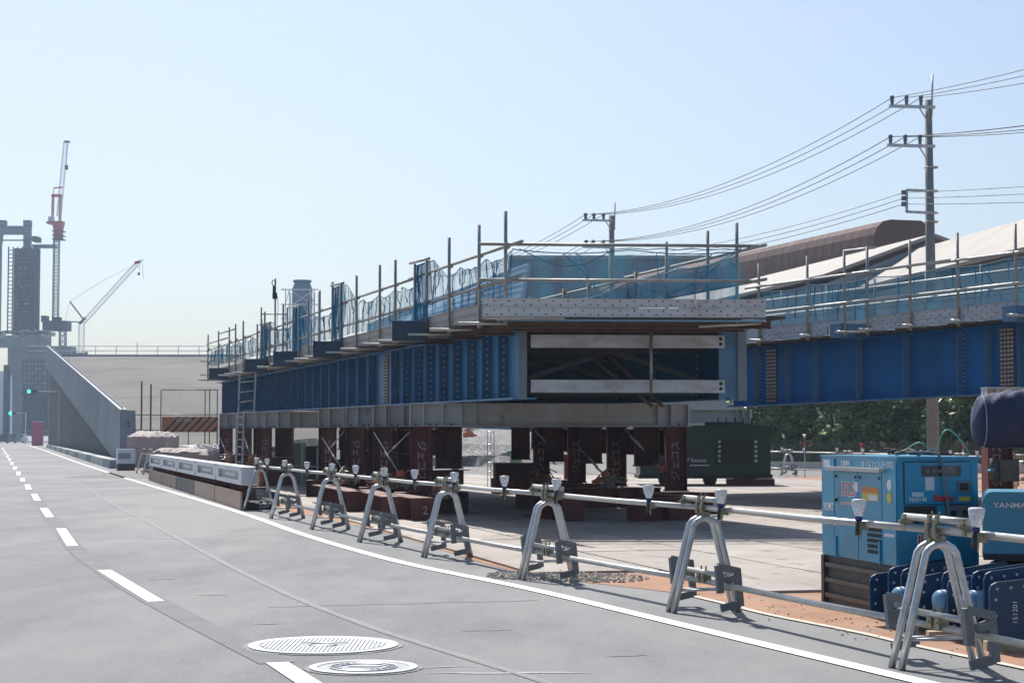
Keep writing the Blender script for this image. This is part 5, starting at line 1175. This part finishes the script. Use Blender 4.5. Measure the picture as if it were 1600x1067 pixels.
for px in (20, 27, 34, 41, 48, 55, 62): b.box(T(px, 0).x - .06, T(px, 0).x + .06, Yt - .75, Yt - .05, T(0, 522).z, T(0, 386).z)
b.build('scaffold_lift', mat('far_lift_haze', (.05, .08, .105), .8, vary=.3), sw)  # lifts carry painted haze in their blue-grey tone
b = MB()
for k in range(14): 
    for px in (40, 28): 
        if random.random() < .45: c = T(px + random.uniform(-3, 5), 402 + k * 8 + random.uniform(-3, 3), -1); b.frame(c, (random.uniform(.1, .5), 0, 0), (0, .1, 0), (0, 0, random.uniform(.1, .3)))
b.build('lit_tone_boards', farsteel, sw, kind='stuff')  # sunlight on the boards is painted as a paler tone than the wrap
tb(py_, 'leg', -6, 0, 372, 524, 2, farsteel, 3)
tb(py_, 'platform', 50, 58, 369, 377, 4, fardark); tb(py_, 'cross_strut', 50, 86, 382, 387, 2, farsteel, 1); tb(py_, 'upper_rail', 3, 36, 374.5, 376, 1, farsteel, 1)
pr = thing('bridge_pier', 'broad grey concrete pier below the far pylon', 'pier', T(40, 682))
tb(pr, 'pier_cap', -20, 72, 524, 542, 5, conc, -4)
b = MB(); b.prism([T(12, 541), T(110, 541), T(110, 681), T(19, 681), T(19, 590), T(12, 570)], (0, 6, 0)); b.build('pier_shaft', conc, pr)
tb(pr, 'side_tower', 4, 13, 570, 681, 2, fardark, -6)
b = MB(); 
for k in range(26): c = T(-20 + k * 4, 521 + random.uniform(-3, 2), -5); b.frame(c, (random.uniform(.3, 1), 0, 0), (0, .5, 0), (0, 0, random.uniform(.2, .7)))
b.build('site_clutter', conc_lt, pr, kind='stuff')
wkt = thing('scaffold_tower', 'dark green scaffold stair tower in front of the far pier', 'scaffolding', T(55, 681, -40))
b = MB()
for px in (36, 42, 48, 54, 60, 66, 74): b.bar(T(px, 681, -40), T(px, 560, -40), .25, .25, (0, 1, 0))
for k in range(16): b.bar(T(35, 676 - k * 7.4, -40), T(75, 676 - k * 7.4, -40), .22, .22)
for k in range(7): b.bar(T(36, 676 - k * 14.8, -40), T(54, 662 - k * 14.8, -40), .2, .2, (0, 1, 0)); b.bar(T(54, 676 - k * 14.8, -40), T(74, 662 - k * 14.8, -40), .2, .2, (0, 1, 0))
b.build('tower_frame', mat('site_dark', (.03, .045, .045), .7, vary=.3), wkt)
b = MB(); A, E = T(36, 672, -36), T(75, 612, -36); b.box(A.x, E.x, A.y, A.y + 5, A.z, E.z); b.build('dark_cladding', mat('site_teal', (.04, .075, .09), .7, vary=.5, vscale=.4), wkt)
b = MB(); A, E = T(33, 616, -42), T(76, 610, -42); b.box(A.x, E.x, A.y, A.y + 4, A.z, E.z); b.build('walkway', black, wkt)
# tower crane
tc_ = thing('tower_crane', 'red and white tower crane with its jib raised almost upright', 'tower crane', T(88, 680, 6))
b = MB(); lattice(b, T(86.5, 512, 6), T(88.5, 372, 6), 1.25, 26, .16); b.build('mast', farsteel, tc_)
b = MB(); lattice(b, T(92, 338, 6), T(103, 222, 6), .95, 20, .085); b.build('jib', cranew, tc_)
b = MB(); lattice(b, T(82, 345, 6), T(83, 306, 6), .4, 6, .16); lattice(b, T(93.5, 345, 6), T(94.5, 306, 6), .4, 6, .16); A, E = T(80, 307, 5), T(95.5, 303.5, 5); b.box(A.x, E.x, A.y, A.y + 1.5, A.z, E.z)
b.build('a_frame', cranered, tc_)
b = MB(); b.prism([T(72, 346, 4), T(97, 345, 4), T(96, 352, 4), T(94, 358, 4), T(83, 358, 4), T(82, 351, 4), T(72, 349, 4)], (0, 3, 0)); A, E = T(83, 372, 4), T(95, 358, 4); b.box(A.x, E.x, A.y, A.y + 2.4, A.z, E.z); b.build('slewing_deck', cranered, tc_)
for py in (360, 367, 373): b = MB(); A, E = T(80.5, py + 1, 3.5), T(98, py, 3.5); b.box(A.x, E.x, A.y, A.y + 3.4, A.z, E.z); b.build('gallery', fardark, tc_)
b = MB(); A, E = T(75, 345.5, 4), T(82, 338.5, 4); b.box(A.x, E.x, A.y, A.y + 2, A.z, E.z); b.build('machinery_house', cranew, tc_)
b = MB(); A, E = T(100, 222, 5), T(107.5, 220, 5); b.box(A.x, E.x, A.y, A.y + 1.5, A.z, E.z); b.build('jib_head', fardark, tc_)
b = MB(); b.frame(T(103.8, 262, 4), (.35, 0, 0), (0, .3, 0), (0, 0, .55)); b.tube([T(104.5, 222, 4), T(104, 262, 4)], .05, 4); b.build('hook_block', fardark, tc_)
b = MB(); b.bar(T(84, 294, 6), T(98, 293, 6), .5, .3); b.tube([T(83, 306, 6), T(84, 294, 6), T(94, 293, 6)], .12, 5); b.build('stay', cranered, tc_)
b = MB(); A, E = T(66, 516, 4), T(104, 501, 4); b.box(A.x, E.x, A.y, A.y + 5, A.z, E.z); A, E = T(80, 503, 4), T(92, 495, 4); b.box(A.x, E.x, A.y + .5, A.y + 3, A.z, E.z); b.build('crane_platform', fardark, tc_)
b = MB(); lattice(b, T(98, 681, 5), T(98, 515, 5), 1.4, 20, .2); b.build('platform_tower', farsteel, tc_)
tb(py_, 'work_platform', 64, 72, 493, 503, 3, fardark)
# crawler crane
Yk = 300.0
def K(px, py, dy=0): return P(px, py, Yk + dy)
ck = thing('lattice_boom_crane', 'white lattice boom crane behind the ramp with its boom leaning right', 'crane', K(126, 680))
b = MB(); lattice(b, K(126, 600), K(127.5, 503), .85, 12, .055); b.build('tower_boom', cranew, ck)
b = MB(); lattice(b, K(131, 503), K(215, 411), .62, 20, .05); b.build('luffing_jib', cranew, ck)
b = MB(); b.bar(K(131, 500), K(109, 471), .22, .22, (0, 1, 0)); b.bar(K(131, 503), K(104, 502.5), .18, .18, (0, 1, 0)); b.bar(K(124, 506), K(134, 496), .35, .35, (0, 1, 0)); b.build('mast_struts', farsteel, ck)
b = MB(); b.tube([K(109, 471), K(165, 436), K(213, 413)], .025, 4); b.tube([K(109, 471), K(100, 510), K(96, 545)], .025, 4); b.tube([K(219, 408), K(217, 425)], .03, 4); b.tube([K(222, 408), K(224, 437)], .03, 4); b.build('cable', farsteel, ck)
b = MB(); b.frame(K(215, 410), (.5, 0, .1), (0, .2, 0), (0, 0, .22)); b.build('jib_head', cranered, ck)
b = MB(); b.bar(K(215, 409), K(224, 406), .2, .15); b.build('jib_tip', cranew, ck)
b = MB(); b.frame(K(217, 428), (.16, 0, 0), (0, .16, 0), (0, 0, .24)); b.build('hook_block', black, ck)
b = MB(); A, E = K(118, 680), K(138, 600); b.box(A.x, E.x, A.y, A.y + 6, 0, E.z); b.build('crane_body', farsteel, ck)
b = MB(); A, E = K(117, 557), K(135, 549); 
for k in range(14): b.frame(K(115 + k * 1.6, 553 + random.uniform(-2, 2)), (.12, 0, 0), (0, .1, 0), (0, 0, random.uniform(.1, .4)))
b.build('site_fittings', farsteel, ck, kind='stuff')
# signals, gantry box, cars far away
def signal(px, py, Y, arm, lab):
    c = P(px, py, Y); t = thing('traffic_signal', lab, 'traffic light', (c.x, Y, 0)); s = Y / FPX
    b = MB(); b.frame(c, (arm[0] * s, 0, 0), (0, .1, 0), (0, 0, 2.6 * s)); b.build('signal_head', castg, t)
    b = MB(); q = c + Vector((-arm[0] * s * .66, -.12, 0)); b.tube([q, q + Vector((0, -.06, 0))], 2.6 * s, 12); b.build('green_lamp', signalg, t)
    b = MB()
    for k in (0, 1): q = c + Vector((arm[0] * s * (.0 + .6 * k), -.12, 0)); b.tube([q, q + Vector((0, -.06, 0))], 1.9 * s, 10)
    b.build('dark_lamp', black, t)
    b = MB(); b.tube([c + Vector((0, .1, 0)), c + Vector((arm[1] * s, .1, 0)), Vector((c.x + arm[1] * s, Y + .1, 0))], .09, 6); b.build('signal_pole', cranew, t)
signal(51, 611.5, 190, (8, 42), 'nearer green traffic light hanging left of the ramp wall')
signal(20, 645.5, 300, (5, 20), 'farther small green traffic light above the end of the road')
c = P(66, 664, 260); t = thing('site_hoarding', 'magenta hoarding panel beside the end of the ramp wall', 'hoarding', (c.x, 260, 0)); b = MB(); b.box(P(59, 0, 260).x, P(76, 0, 260).x, 260, 260.4, 0, P(0, 659, 260).z); b.build('panel', magenta, t); b = MB(); b.box(P(59, 0, 260).x, P(76, 0, 260).x, 259.9, 260.5, P(0, 659, 260).z, P(0, 658, 260).z); b.build('top_rail', white, t)
for i, (px, Y, m_, lab) in enumerate(((18, 340, farsteel, 'grey van at the far end of the road'), (5, 330, darkst, 'dark car at the left edge at the far end of the road'), (30, 350, cranew, 'pale small truck beside the grey van far down the road'))):
    x = (px - 800) * Y / FPX; t = thing('parked_car', lab, 'car', (x, Y, 0))
    b = MB(); b.box(x - .85, x + .85, Y, Y + 4, .35, 1.0); b.prism([(x - .8, Y + .8, 1.0), (x + .8, Y + .8, 1.0), (x + .68, Y + 1.1, 1.75), (x - .68, Y + 1.1, 1.75)], (0, 2.4, 0)); b.build('body', m_, t)
    b = MB(); b.box(x - .62, x + .62, Y + .85, Y + .93, 1.08, 1.6); b.build('window', glass, t)
    for s in (-.7, .7): b = MB(); b.tube([Vector((x + s - .1, Y + .6, .33)), Vector((x + s + .1, Y + .6, .33))], .33, 10); b.build('wheel', black, t)
t = thing('distant_building', 'pale low building with an arched window far beyond the road', 'building', P(-5, 680, 520)); b = MB(); A, E = P(-40, 681, 520), P(12, 580, 520); b.box(A.x, E.x, 520, 530, 0, E.z); b.build('wall', cranew, t); b = MB(); A = P(2, 590, 519.5); b.tube([A, A + Vector((0, .4, 0))], 1.6, 16); b.build('window', white, t)
# hand barricades near the wall end
b0 = G(64, 697)
for i in range(3): put_stand(b0 + Vector((-.8 * i + .3, 10 + 9 * i, 0)), Vector((-.3, .95, 0)), ['nearest', 'middle', 'farthest'][i] + ' of three tiny barricade stands beyond the ramp wall end', 'tiny far barricade stands')

# ================================================================= BUILDINGS BEHIND THE BRIDGES
Yh = 170.0
t = thing('grey_silo', 'blue-grey chimney tower with a flared cap behind the scaffold', 'tower', P(472, 680, 260)); Yc = 260.0
prof = [(17, 0), (17, 461), (18, 460), (15.5, 446), (12, 441), (15, 440.5), (15, 438)]
c0 = P(472, 500, Yc); s_ = Yc / FPX
b = MB(); zs = [(0, 16)] + [(P(0, py, Yc).z, r) for py, r in ((470, 16), (452, 16), (443, 12.5), (441, 12.5))]; b.tube([Vector((c0.x, Yc, z)) for z, r in zs], [r * s_ for z, r in zs], 24); b.build('shaft', bwall, t)
b = MB(); b.tube([Vector((c0.x, Yc, P(0, 441, Yc).z)), Vector((c0.x, Yc, P(0, 438, Yc).z))], 14.5 * s_, 24); b.build('cap_ring', bwall, t)
b = MB()
for dx in (-22, -16, 16, 22):
    for dy in (-3, 3): b.bar(Vector((c0.x + dx * s_, Yc + dy, 0)), Vector((c0.x + dx * s_, Yc + dy, P(0, 455, Yc).z)), .13, .13, (0, 1, 0))
for py in (455, 478, 500, 525, 550): 
    z = P(0, py, Yc).z; b.bar(Vector((c0.x - 29 * s_, Yc - 3, z)), Vector((c0.x + 29 * s_, Yc - 3, z)), .16, .16)
for k in range(4):
    z0_, z1_ = P(0, 455 + 23 * k, Yc).z, P(0, 478 + 23 * k, Yc).z
    for s in (-1, 1): b.bar(Vector((c0.x + s * 16 * s_, Yc - 3, z0_)), Vector((c0.x + s * 22 * s_, Yc - 3, z1_)), .1, .1, (0, 1, 0))
b.bar(P(458, 456, Yc - 3), P(486, 475, Yc - 3), .12, .12, (0, 1, 0)); b.bar(P(486, 456, Yc - 3), P(458, 475, Yc - 3), .12, .12, (0, 1, 0)); b.build('frame_tower', cranew, t)
# blue clad hall
t = thing('blue_grey_hall', 'long blue-grey windowless factory hall behind the near bridge', 'building', P(975, 680, 180))
b = MB(); A, E = P(798, 680, 180), P(1190, 405, 180); b.box(A.x, E.x, 180, 215, 0, E.z); b.build('wall', bwall, t)
b = MB(); b.box(A.x - .2, E.x + .2, 179.7, 215.3, E.z, E.z + .35); b.build('parapet_trim', wallg, t)
for k in range(44):
    b = MB(); x = A.x + .3 + k * (E.x - A.x - .6) / 43; b.box(x - .06, x + .06, 179.88, 180, 6, E.z - .1); b.build('cladding_rib', bwall, t)
t = thing('slatted_roof_hall', 'low blue-white ribbed roof slope left of the near end of the scaffold', 'building', P(700, 680, 130))
def quadslab(b, p, q, r, s, th): p, q, r, s = map(Vector, (p, q, r, s)); n = (q - p).cross(s - p).normalized(); b.prism([p, q, r, s], n * th)
p_, q_, r_, s2_ = P(560, 520, 150), P(816, 465, 120), P(826, 412, 121), P(560, 500, 160)
b = MB(); quadslab(b, P(575, 530, 150), P(812, 478, 118), P(825, 411, 121), P(575, 508, 156), -.3); b.build('roof', mat('roof_blue', (.20, .33, .47), .6, vary=.1), t)
for k in range(7):
    f = (k + .5) / 7; b = MB(); b.bar(P(575, 530, 150).lerp(P(575, 508, 156), f) + Vector((0, -.2, .1)), P(812, 478, 118).lerp(P(825, 411, 121), f) + Vector((0, -.2, .1)), .14, .14); b.build('roof_rib', mat('roof_rib', (.45, .52, .58), .6), t)
b = MB(); b.prism([P(575, 530, 150), P(812, 478, 118), Vector((P(812, 478, 118).x, 118, 0)), Vector((P(575, 530, 150).x, 150, 0))], (0, 3, 0)); b.build('wall', bwall, t)
# rusty round-roofed warehouse
D = Vector((-.31, .95, 0)).normalized()
t = thing('rusty_warehouse', 'brown rusty warehouse with a rounded roof end behind the right bridge', 'warehouse', P(1400, 680, 125)); Yw = 125.0
sec = [(1330, 680), (1330, 420), (1362, 402)]
A = P(1365, 402, Yw); Tp = P(1392, 343, Yw); E = P(1448, 350, Yw); F = P(1450, 402, Yw)
sect = [P(1363, 420, Yw), P(1364, 385, Yw), P(1366, 366, Yw), P(1371, 354, Yw), P(1380, 346, Yw), P(1392, 343, Yw), P(1440, 345, Yw), P(1448, 352, Yw), P(1452, 420, Yw)]
n = len(sect); LL = 60; far = [p + D * LL for p in sect]
b = MB(); b.add(sect + far, [(i, i + 1, n + i + 1, n + i) for i in range(n - 1)], False); b.add(sect, [tuple(range(n))]); ro = b.build('roof', roofb, t)
for k in range(44):
    b = MB(); q = D * (LL * (k + .5) / 44); b.tube([p + q + Vector((-.0, 0, .0)) for p in sect[1:6]], .015, 4); b.build('roof_seam', roofb, ro)
b = MB(); low = [sect[0], sect[-1]]; 
wl_ = [sect[0] + Vector((.6, 0, 0)), sect[-1] + Vector((-.3, 0, 0))]
b.prism([wl_[0], wl_[1], Vector((wl_[1].x, wl_[1].y, 0)), Vector((wl_[0].x, wl_[0].y, 0))], D * LL); b.build('wall', mat('rust_wall', (.12, .085, .08), .8, vary=.2, vscale=.4, stretch=(1, 1, .1)), t)
b = MB()
for k in range(24):
    q = wl_[0] + D * (2 + k * 2.3) + Vector((-.12, 0, 0)); b.frame(q + Vector((0, 0, -.8)), (.04, 0, 0), D * .25, (0, 0, .55))
b.build('window', conc_lt, t)
# white-roofed sheds
def shed(label, eL, pk, eR, Y, LL, mroof, mwall, dd=(-.211, .977, 0)):
    t = thing('white_roofed_shed', label, 'warehouse', P((eL[0] + eR[0]) / 2, 680, Y))
    a, p, c = P(*eL, Y), P(*pk, Y), P(*eR, Y); D2 = Vector(dd).normalized() * LL
    b = MB(); quadslab(b, a + Vector((-.3, -.3, 0)), p + Vector((0, -.3, 0)), p + D2, a + D2, .2); rf = b.build('roof', mroof, t)
    b = MB(); quadslab(b, p + Vector((0, -.3, 0)), c + Vector((.3, -.3, 0)), c + D2, p + D2, .2); b.build('roof', mroof, t)
    b = MB(); b.prism([a + Vector((0, 0, -.25)), p + Vector((0, 0, -.25)), c + Vector((0, 0, -.25)), Vector((c.x, Y, 0)), Vector((a.x, Y, 0))], (0, .3, 0)); gw = b.build('gable_wall', mwall, t)
    b = MB(); b.prism([a + Vector((.05, .3, -.25)), a + D2 + Vector((.05, 0, -.25)), Vector((a.x + D2.x, a.y + D2.y, 0)), Vector((a.x, a.y + .3, 0))], (.3, 0, 0)); b.build('side_wall', mwall, t)
    k = 26
    for i in range(k):
        f = (i + .5) / k; x = a.x + (c.x - a.x) * f; zt_ = (a.z + (p.z - a.z) * (x - a.x) / (p.x - a.x)) if x < p.x else (p.z + (c.z - p.z) * (x - p.x) / (c.x - p.x))
        b = MB(); b.box(x - .05, x + .05, Y - .08, Y, 2, zt_ - .5); b.build('wall_rib', mwall, gw)
    for i in range(34):
        q = D2 * ((i + .5) / 34); b = MB(); b.bar(a + q + Vector((-.1, 0, .03)), p + q + Vector((0, 0, .03)), .09, .05); b.build('roof_seam', mroof, rf)
    return t
shed('white-roofed shed with a grey gable just left of the near utility pole', (1296, 434), (1458, 371), (1620, 434), 105, 60, roofw, wallg)
shed('large white-roofed shed at the right edge with a ribbed grey wall', (1640, 386), (1760, 306), (1880, 386), 80, 75, roofw, wallg, (-.15, .989, 0))

# hedge trees
def tree(px, Y, h, w_, seed):
    rnd = random.Random(seed); x = (px - 800) * Y / FPX
    t = thing('hedge_tree', hl[seed], 'tree', (x, Y, 0), 'trees of the hedge')
    b = MB(); b.tube([Vector((x, Y, 0)), Vector((x + .1, Y, h * .4)), Vector((x - .05, Y, h * .75))], [.12, .09, .04], 7)
    for k in range(5): a = rnd.uniform(0, 6.28); b.tube([Vector((x, Y, h * (.25 + .1 * k))), Vector((x + math.cos(a) * w_ * .6, Y + math.sin(a) * w_ * .5, h * (.4 + .12 * k)))], [.05, .02], 5)
    b.build('trunk', bark, t)
    b = MB(); cl = []
    for k in range(32):
        zz = rnd.uniform(.35, h); r_ = w_ * (1.0 - .25 * (zz / h) ** 2); a = rnd.uniform(0, 6.28); q = math.sqrt(rnd.random()) * r_; cl.append((Vector((x + math.cos(a) * q, Y + math.sin(a) * q * .9, zz)), rnd.uniform(.25, .5)))
    for c, r_ in cl:
        for j in range(95):
            d = Vector((rnd.gauss(0, 1), rnd.gauss(0, 1), rnd.gauss(0, 1))).normalized() * r_ * rnd.random() ** .4
            p = c + d; s = rnd.uniform(.08, .2); a = Vector((rnd.gauss(0, 1), rnd.gauss(0, 1), rnd.gauss(0, .6))).normalized(); e = a.orthogonal().normalized(); e = (e + a.cross(e) * rnd.uniform(-1, 1)).normalized()
            if rnd.random() < .65:
                nn = Vector((-.1 + rnd.gauss(0, .25), -.44 + rnd.gauss(0, .25), .89)).normalized(); a = (a - nn * a.dot(nn)).normalized(); e = nn.cross(a)
            b.v += [p - a * s, p + e * s * .55, p + a * s, p - e * s * .55]; o_ = len(b.v) - 4; b.f.append((o_, o_ + 1, o_ + 2, o_ + 3)); b.sm.append(False)
    b.build('crown', leafm, t, recalc=False)
hl = []
NT = 15
for k in range(NT):
    nm = ['leftmost', 'second', 'third', 'fourth', 'fifth', 'sixth', 'seventh', 'eighth', 'ninth', 'tenth', 'eleventh', 'twelfth', 'thirteenth', 'fourteenth', 'rightmost'][k]
    hl.append(f'{nm} leafy hedge tree below the right bridge, counting from the left')
for k in range(NT): tree(1176 + k * 31 + random.uniform(-6, 6), 86 - k * .9 + random.uniform(-.8, .8), random.uniform(3.6, 4.6), 1.0, k)
b = MB(); rnd = random.Random(5)
for k in range(9000):
    f = rnd.random(); p = Vector(((1150 + f * 520 - 800) * (86 - f * 13) / FPX, 89.6 - f * 13 + rnd.uniform(-.5, .5), rnd.uniform(.2, 4.2))); s = rnd.uniform(.08, .17); a = Vector((rnd.gauss(0, 1), rnd.gauss(0, 1), rnd.gauss(0, .6))).normalized(); e = a.orthogonal().normalized()
    b.v += [p - a * s, p + e * s * .6, p + a * s, p - e * s * .6]; o_ = len(b.v) - 4; b.f.append((o_, o_ + 1, o_ + 2, o_ + 3)); b.sm.append(False)
b.build('undergrowth', leafm, kind='stuff', recalc=False)
# kerb and dark fence before the hedge
b = MB(); a, e = Vector((9.6, 80, 0)), Vector((24, 66, 0)); b.bar(a + Vector((0, 0, .18)), e + Vector((0, 0, .18)), .3, .36); b.build('hedge_kerb', conc_lt, kind='structure')
hf = thing('mesh_fence', 'low dark mesh fence at the foot of the hedge', 'fence', a)
b = MB(); b.add([a + Vector((0, .3, .36)), e + Vector((0, .3, .36)), e + Vector((0, .3, 1.2)), a + Vector((0, .3, 1.2))], [(0, 1, 2, 3)]); b.build('mesh_sheet', net_mat('dark_mesh', (.04, .05, .045), .6), hf)
for k in range(11): p = a.lerp(e, k / 10) + Vector((0, .28, 0)); b = MB(); b.tube([p, p + Vector((0, 0, 1.25))], .03, 6); b.build('fence_post', darkst, hf)
for i, (px, Y) in enumerate(((1256.5, 64), (1345, 62), (1504, 54))):
    c = Vector(((px - 800) * Y / FPX, Y, 0)); t = thing('marker_post', ['left', 'middle', 'right'][i] + ' slim marker post with a red top by the far fence', 'marker post', c)
    b = MB(); b.tube([c, c + Vector((0, 0, 1.1))], .02, 6); b.build('stem', galv, t); b = MB(); b.tube([c + Vector((0, 0, 1.1)), c + Vector((0, 0, 1.25))], .035, 8); b.build('red_top', redtail, t)

# ================================================================= UTILITY POLES AND WIRES
def upole(px, Y, H, label, dia0, dia1):
    x = (px - 800) * Y / FPX; t = thing('utility_pole', label, 'utility pole', (x, Y, 0)); b = MB(); b.tube([Vector((x, Y, 0)), Vector((x - .02, Y, H))], [dia0 / 2, dia1 / 2], 16); b.build('pole', polem, t); return t, x
t1, X1 = upole(1457, 50, P(0, 157, 50).z, 'tall near utility pole with two stacked crossarms at right', .37, .20)
b = MB(); b.tube([Vector((X1 + .05, 49.9, P(0, 182, 50).z)), P(1457, 117, 50)], .03, 6); b.build('lightning_rod', galv, t1)
def arm(t, pts, Y, r=.05, name='crossarm'):
    b = MB(); b.bar(P(*pts[0], Y), P(*pts[1], Y), r * 1.6, r * 1.6); return b.build(name, galv, t)
ins1 = []
for (xa, xb, y_, il) in ((1389, 1461, 166, (1394, 1416.5, 1439)), (1386, 1461, 227, (1391.5, 1414.5, 1437.5))):
    arm(t1, ((xa, y_), (xb, y_ + 2)), 49.8); b = MB(); b.tube([P(1435, y_ + 1, 49.8), P(1448, y_ + 22, 49.8)], .02, 5); b.build('arm_brace', galv, t1)
    for px in il:
        b = MB(); a_ = P(px, y_, 49.8); top_ = P(px, y_ - 16, 49.8); pr_ = [(.02, 0), (.05, .1), (.04, .3), (.06, .45), (.045, .7), (.07, .85), (.05, 1)]
        b.tube([a_.lerp(top_, f) for r_, f in pr_], [r_ for r_, f in pr_], 10); b.build('insulator', farsteel, t1); ins1.append(P(px, y_ - 13, 49.8))
b = MB()
for a_, e_ in (((1416.5, 297), (1416.5, 332)), ((1416.5, 297), (1459, 299)), ((1416.5, 331), (1459, 333))): b.bar(P(*a_, 49.8), P(*e_, 49.8), .07, .07, (0, 1, 0))
b.build('service_bracket', galv, t1)
low1 = [P(1412, y_, 49.8) for y_ in (301, 310, 319)]
b = MB()
for p in low1: b.frame(p, (.06, 0, 0), (0, .05, 0), (0, 0, .06))
b.build('insulator', farsteel, t1)
for y_ in (262, 333, 299, 347):
    b = MB(); p = P(1455, y_, 50); b.tube([p + Vector((0, 0, -.02)), p + Vector((0, 0, .02))], .2, 12); b.build('band', galv, t1)
t2, X2 = upole(957, 73, P(0, 337, 73).z, 'farther utility pole standing behind the near bridge scaffold', .34, .22)
b = MB(); b.tube([Vector((X2 + .1, 72.9, P(0, 360, 73).z)), P(961, 316, 73)], .03, 6); b.build('lightning_rod', galv, t2)
ins2 = []
for (y_, il) in ((344, (915, 928, 943)), (386, (916, 927, 943))):
    arm(t2, ((910, y_), (957, y_ + 1)), 72.8)
    b = MB(); b.tube([P(945, y_, 72.8), P(955, y_ + 16, 72.8)], .02, 5); b.build('arm_brace', galv, t2)
    for px in il:
        b = MB(); a_ = P(px, y_, 72.8); top_ = P(px, y_ - 11, 72.8); pr_ = [(.03, 0), (.07, .3), (.05, .5), (.09, .8), (.05, 1)]; b.tube([a_.lerp(top_, f) for r_, f in pr_], [r_ for r_, f in pr_], 8); b.build('insulator', farsteel, t2); ins2.append(P(px, y_ - 9, 72.8))
def wire(a, e, sag, lab, r=.012):
    q = [a.lerp(e, i / 24) + Vector((0, 0, -sag * 4 * (i / 24) * (1 - i / 24))) for i in range(25)]
    b = MB(); b.tube(q, r, 5); b.build('power_line', wirem, label=lab, cat='wire', group='overhead power lines')
wn_ = ['top circuit left', 'top circuit middle', 'top circuit right', 'second circuit left', 'second circuit middle', 'second circuit right']
for i in range(6):
    wire(ins2[i], ins1[i], .75, f'overhead wire between the two utility poles, {wn_[i]} strand')
    dx = (ins1[i] - ins2[i]); wire(ins1[i], P((2060, 2075, 2090)[i % 3], (-38, -22, 6)[i % 3] if i < 3 else (110, 122, 132)[i % 3], 34), .25, f'overhead wire from the near utility pole off to the right, {wn_[i]} strand')
    e = ins2[i] + Vector((-7.2, 22, -.6)); wire(ins2[i], e, .5, f'overhead wire running away beyond the farther utility pole, {wn_[i]} strand')
for i in range(3):
    ln = ['upper', 'middle', 'lower'][i]
    wire(P(960, 400 + i * 6, 73), low1[i], .35, f'{ln} thin service wire between the utility poles', .009)
    wire(low1[i], P(1640, (289, 301, 315)[i], 44), .02, f'{ln} thin service wire running right from the near pole', .009)
# next pole to the left far away
t3, X3 = upole(842, 95, 7.0, 'thin utility pole glimpsed low behind the scaffold nets', .3, .2)
arm(t3, ((838, 500), (848, 500)), 95)

# ================================================================= HAZE
b = MB(); b.box(-900, 900, -60, 900, -1.5, 90); hz = b.build('haze', mat('hz', (1, 1, 1)), kind='stuff')
hm = bpy.data.materials.new('haze_air'); hm.use_nodes = True; hn = hm.node_tree; hn.nodes.remove(hn.nodes['Principled BSDF'])
pv = hn.nodes.new('ShaderNodeVolumePrincipled'); pv.inputs['Color'].default_value = (.62, .8, 1, 1); pv.inputs['Density'].default_value = .00045; pv.inputs['Anisotropy'].default_value = .3
hn.links.new(pv.outputs[0], hn.nodes['Material Output'].inputs['Volume']); hz.data.materials.clear(); hz.data.materials.append(hm)
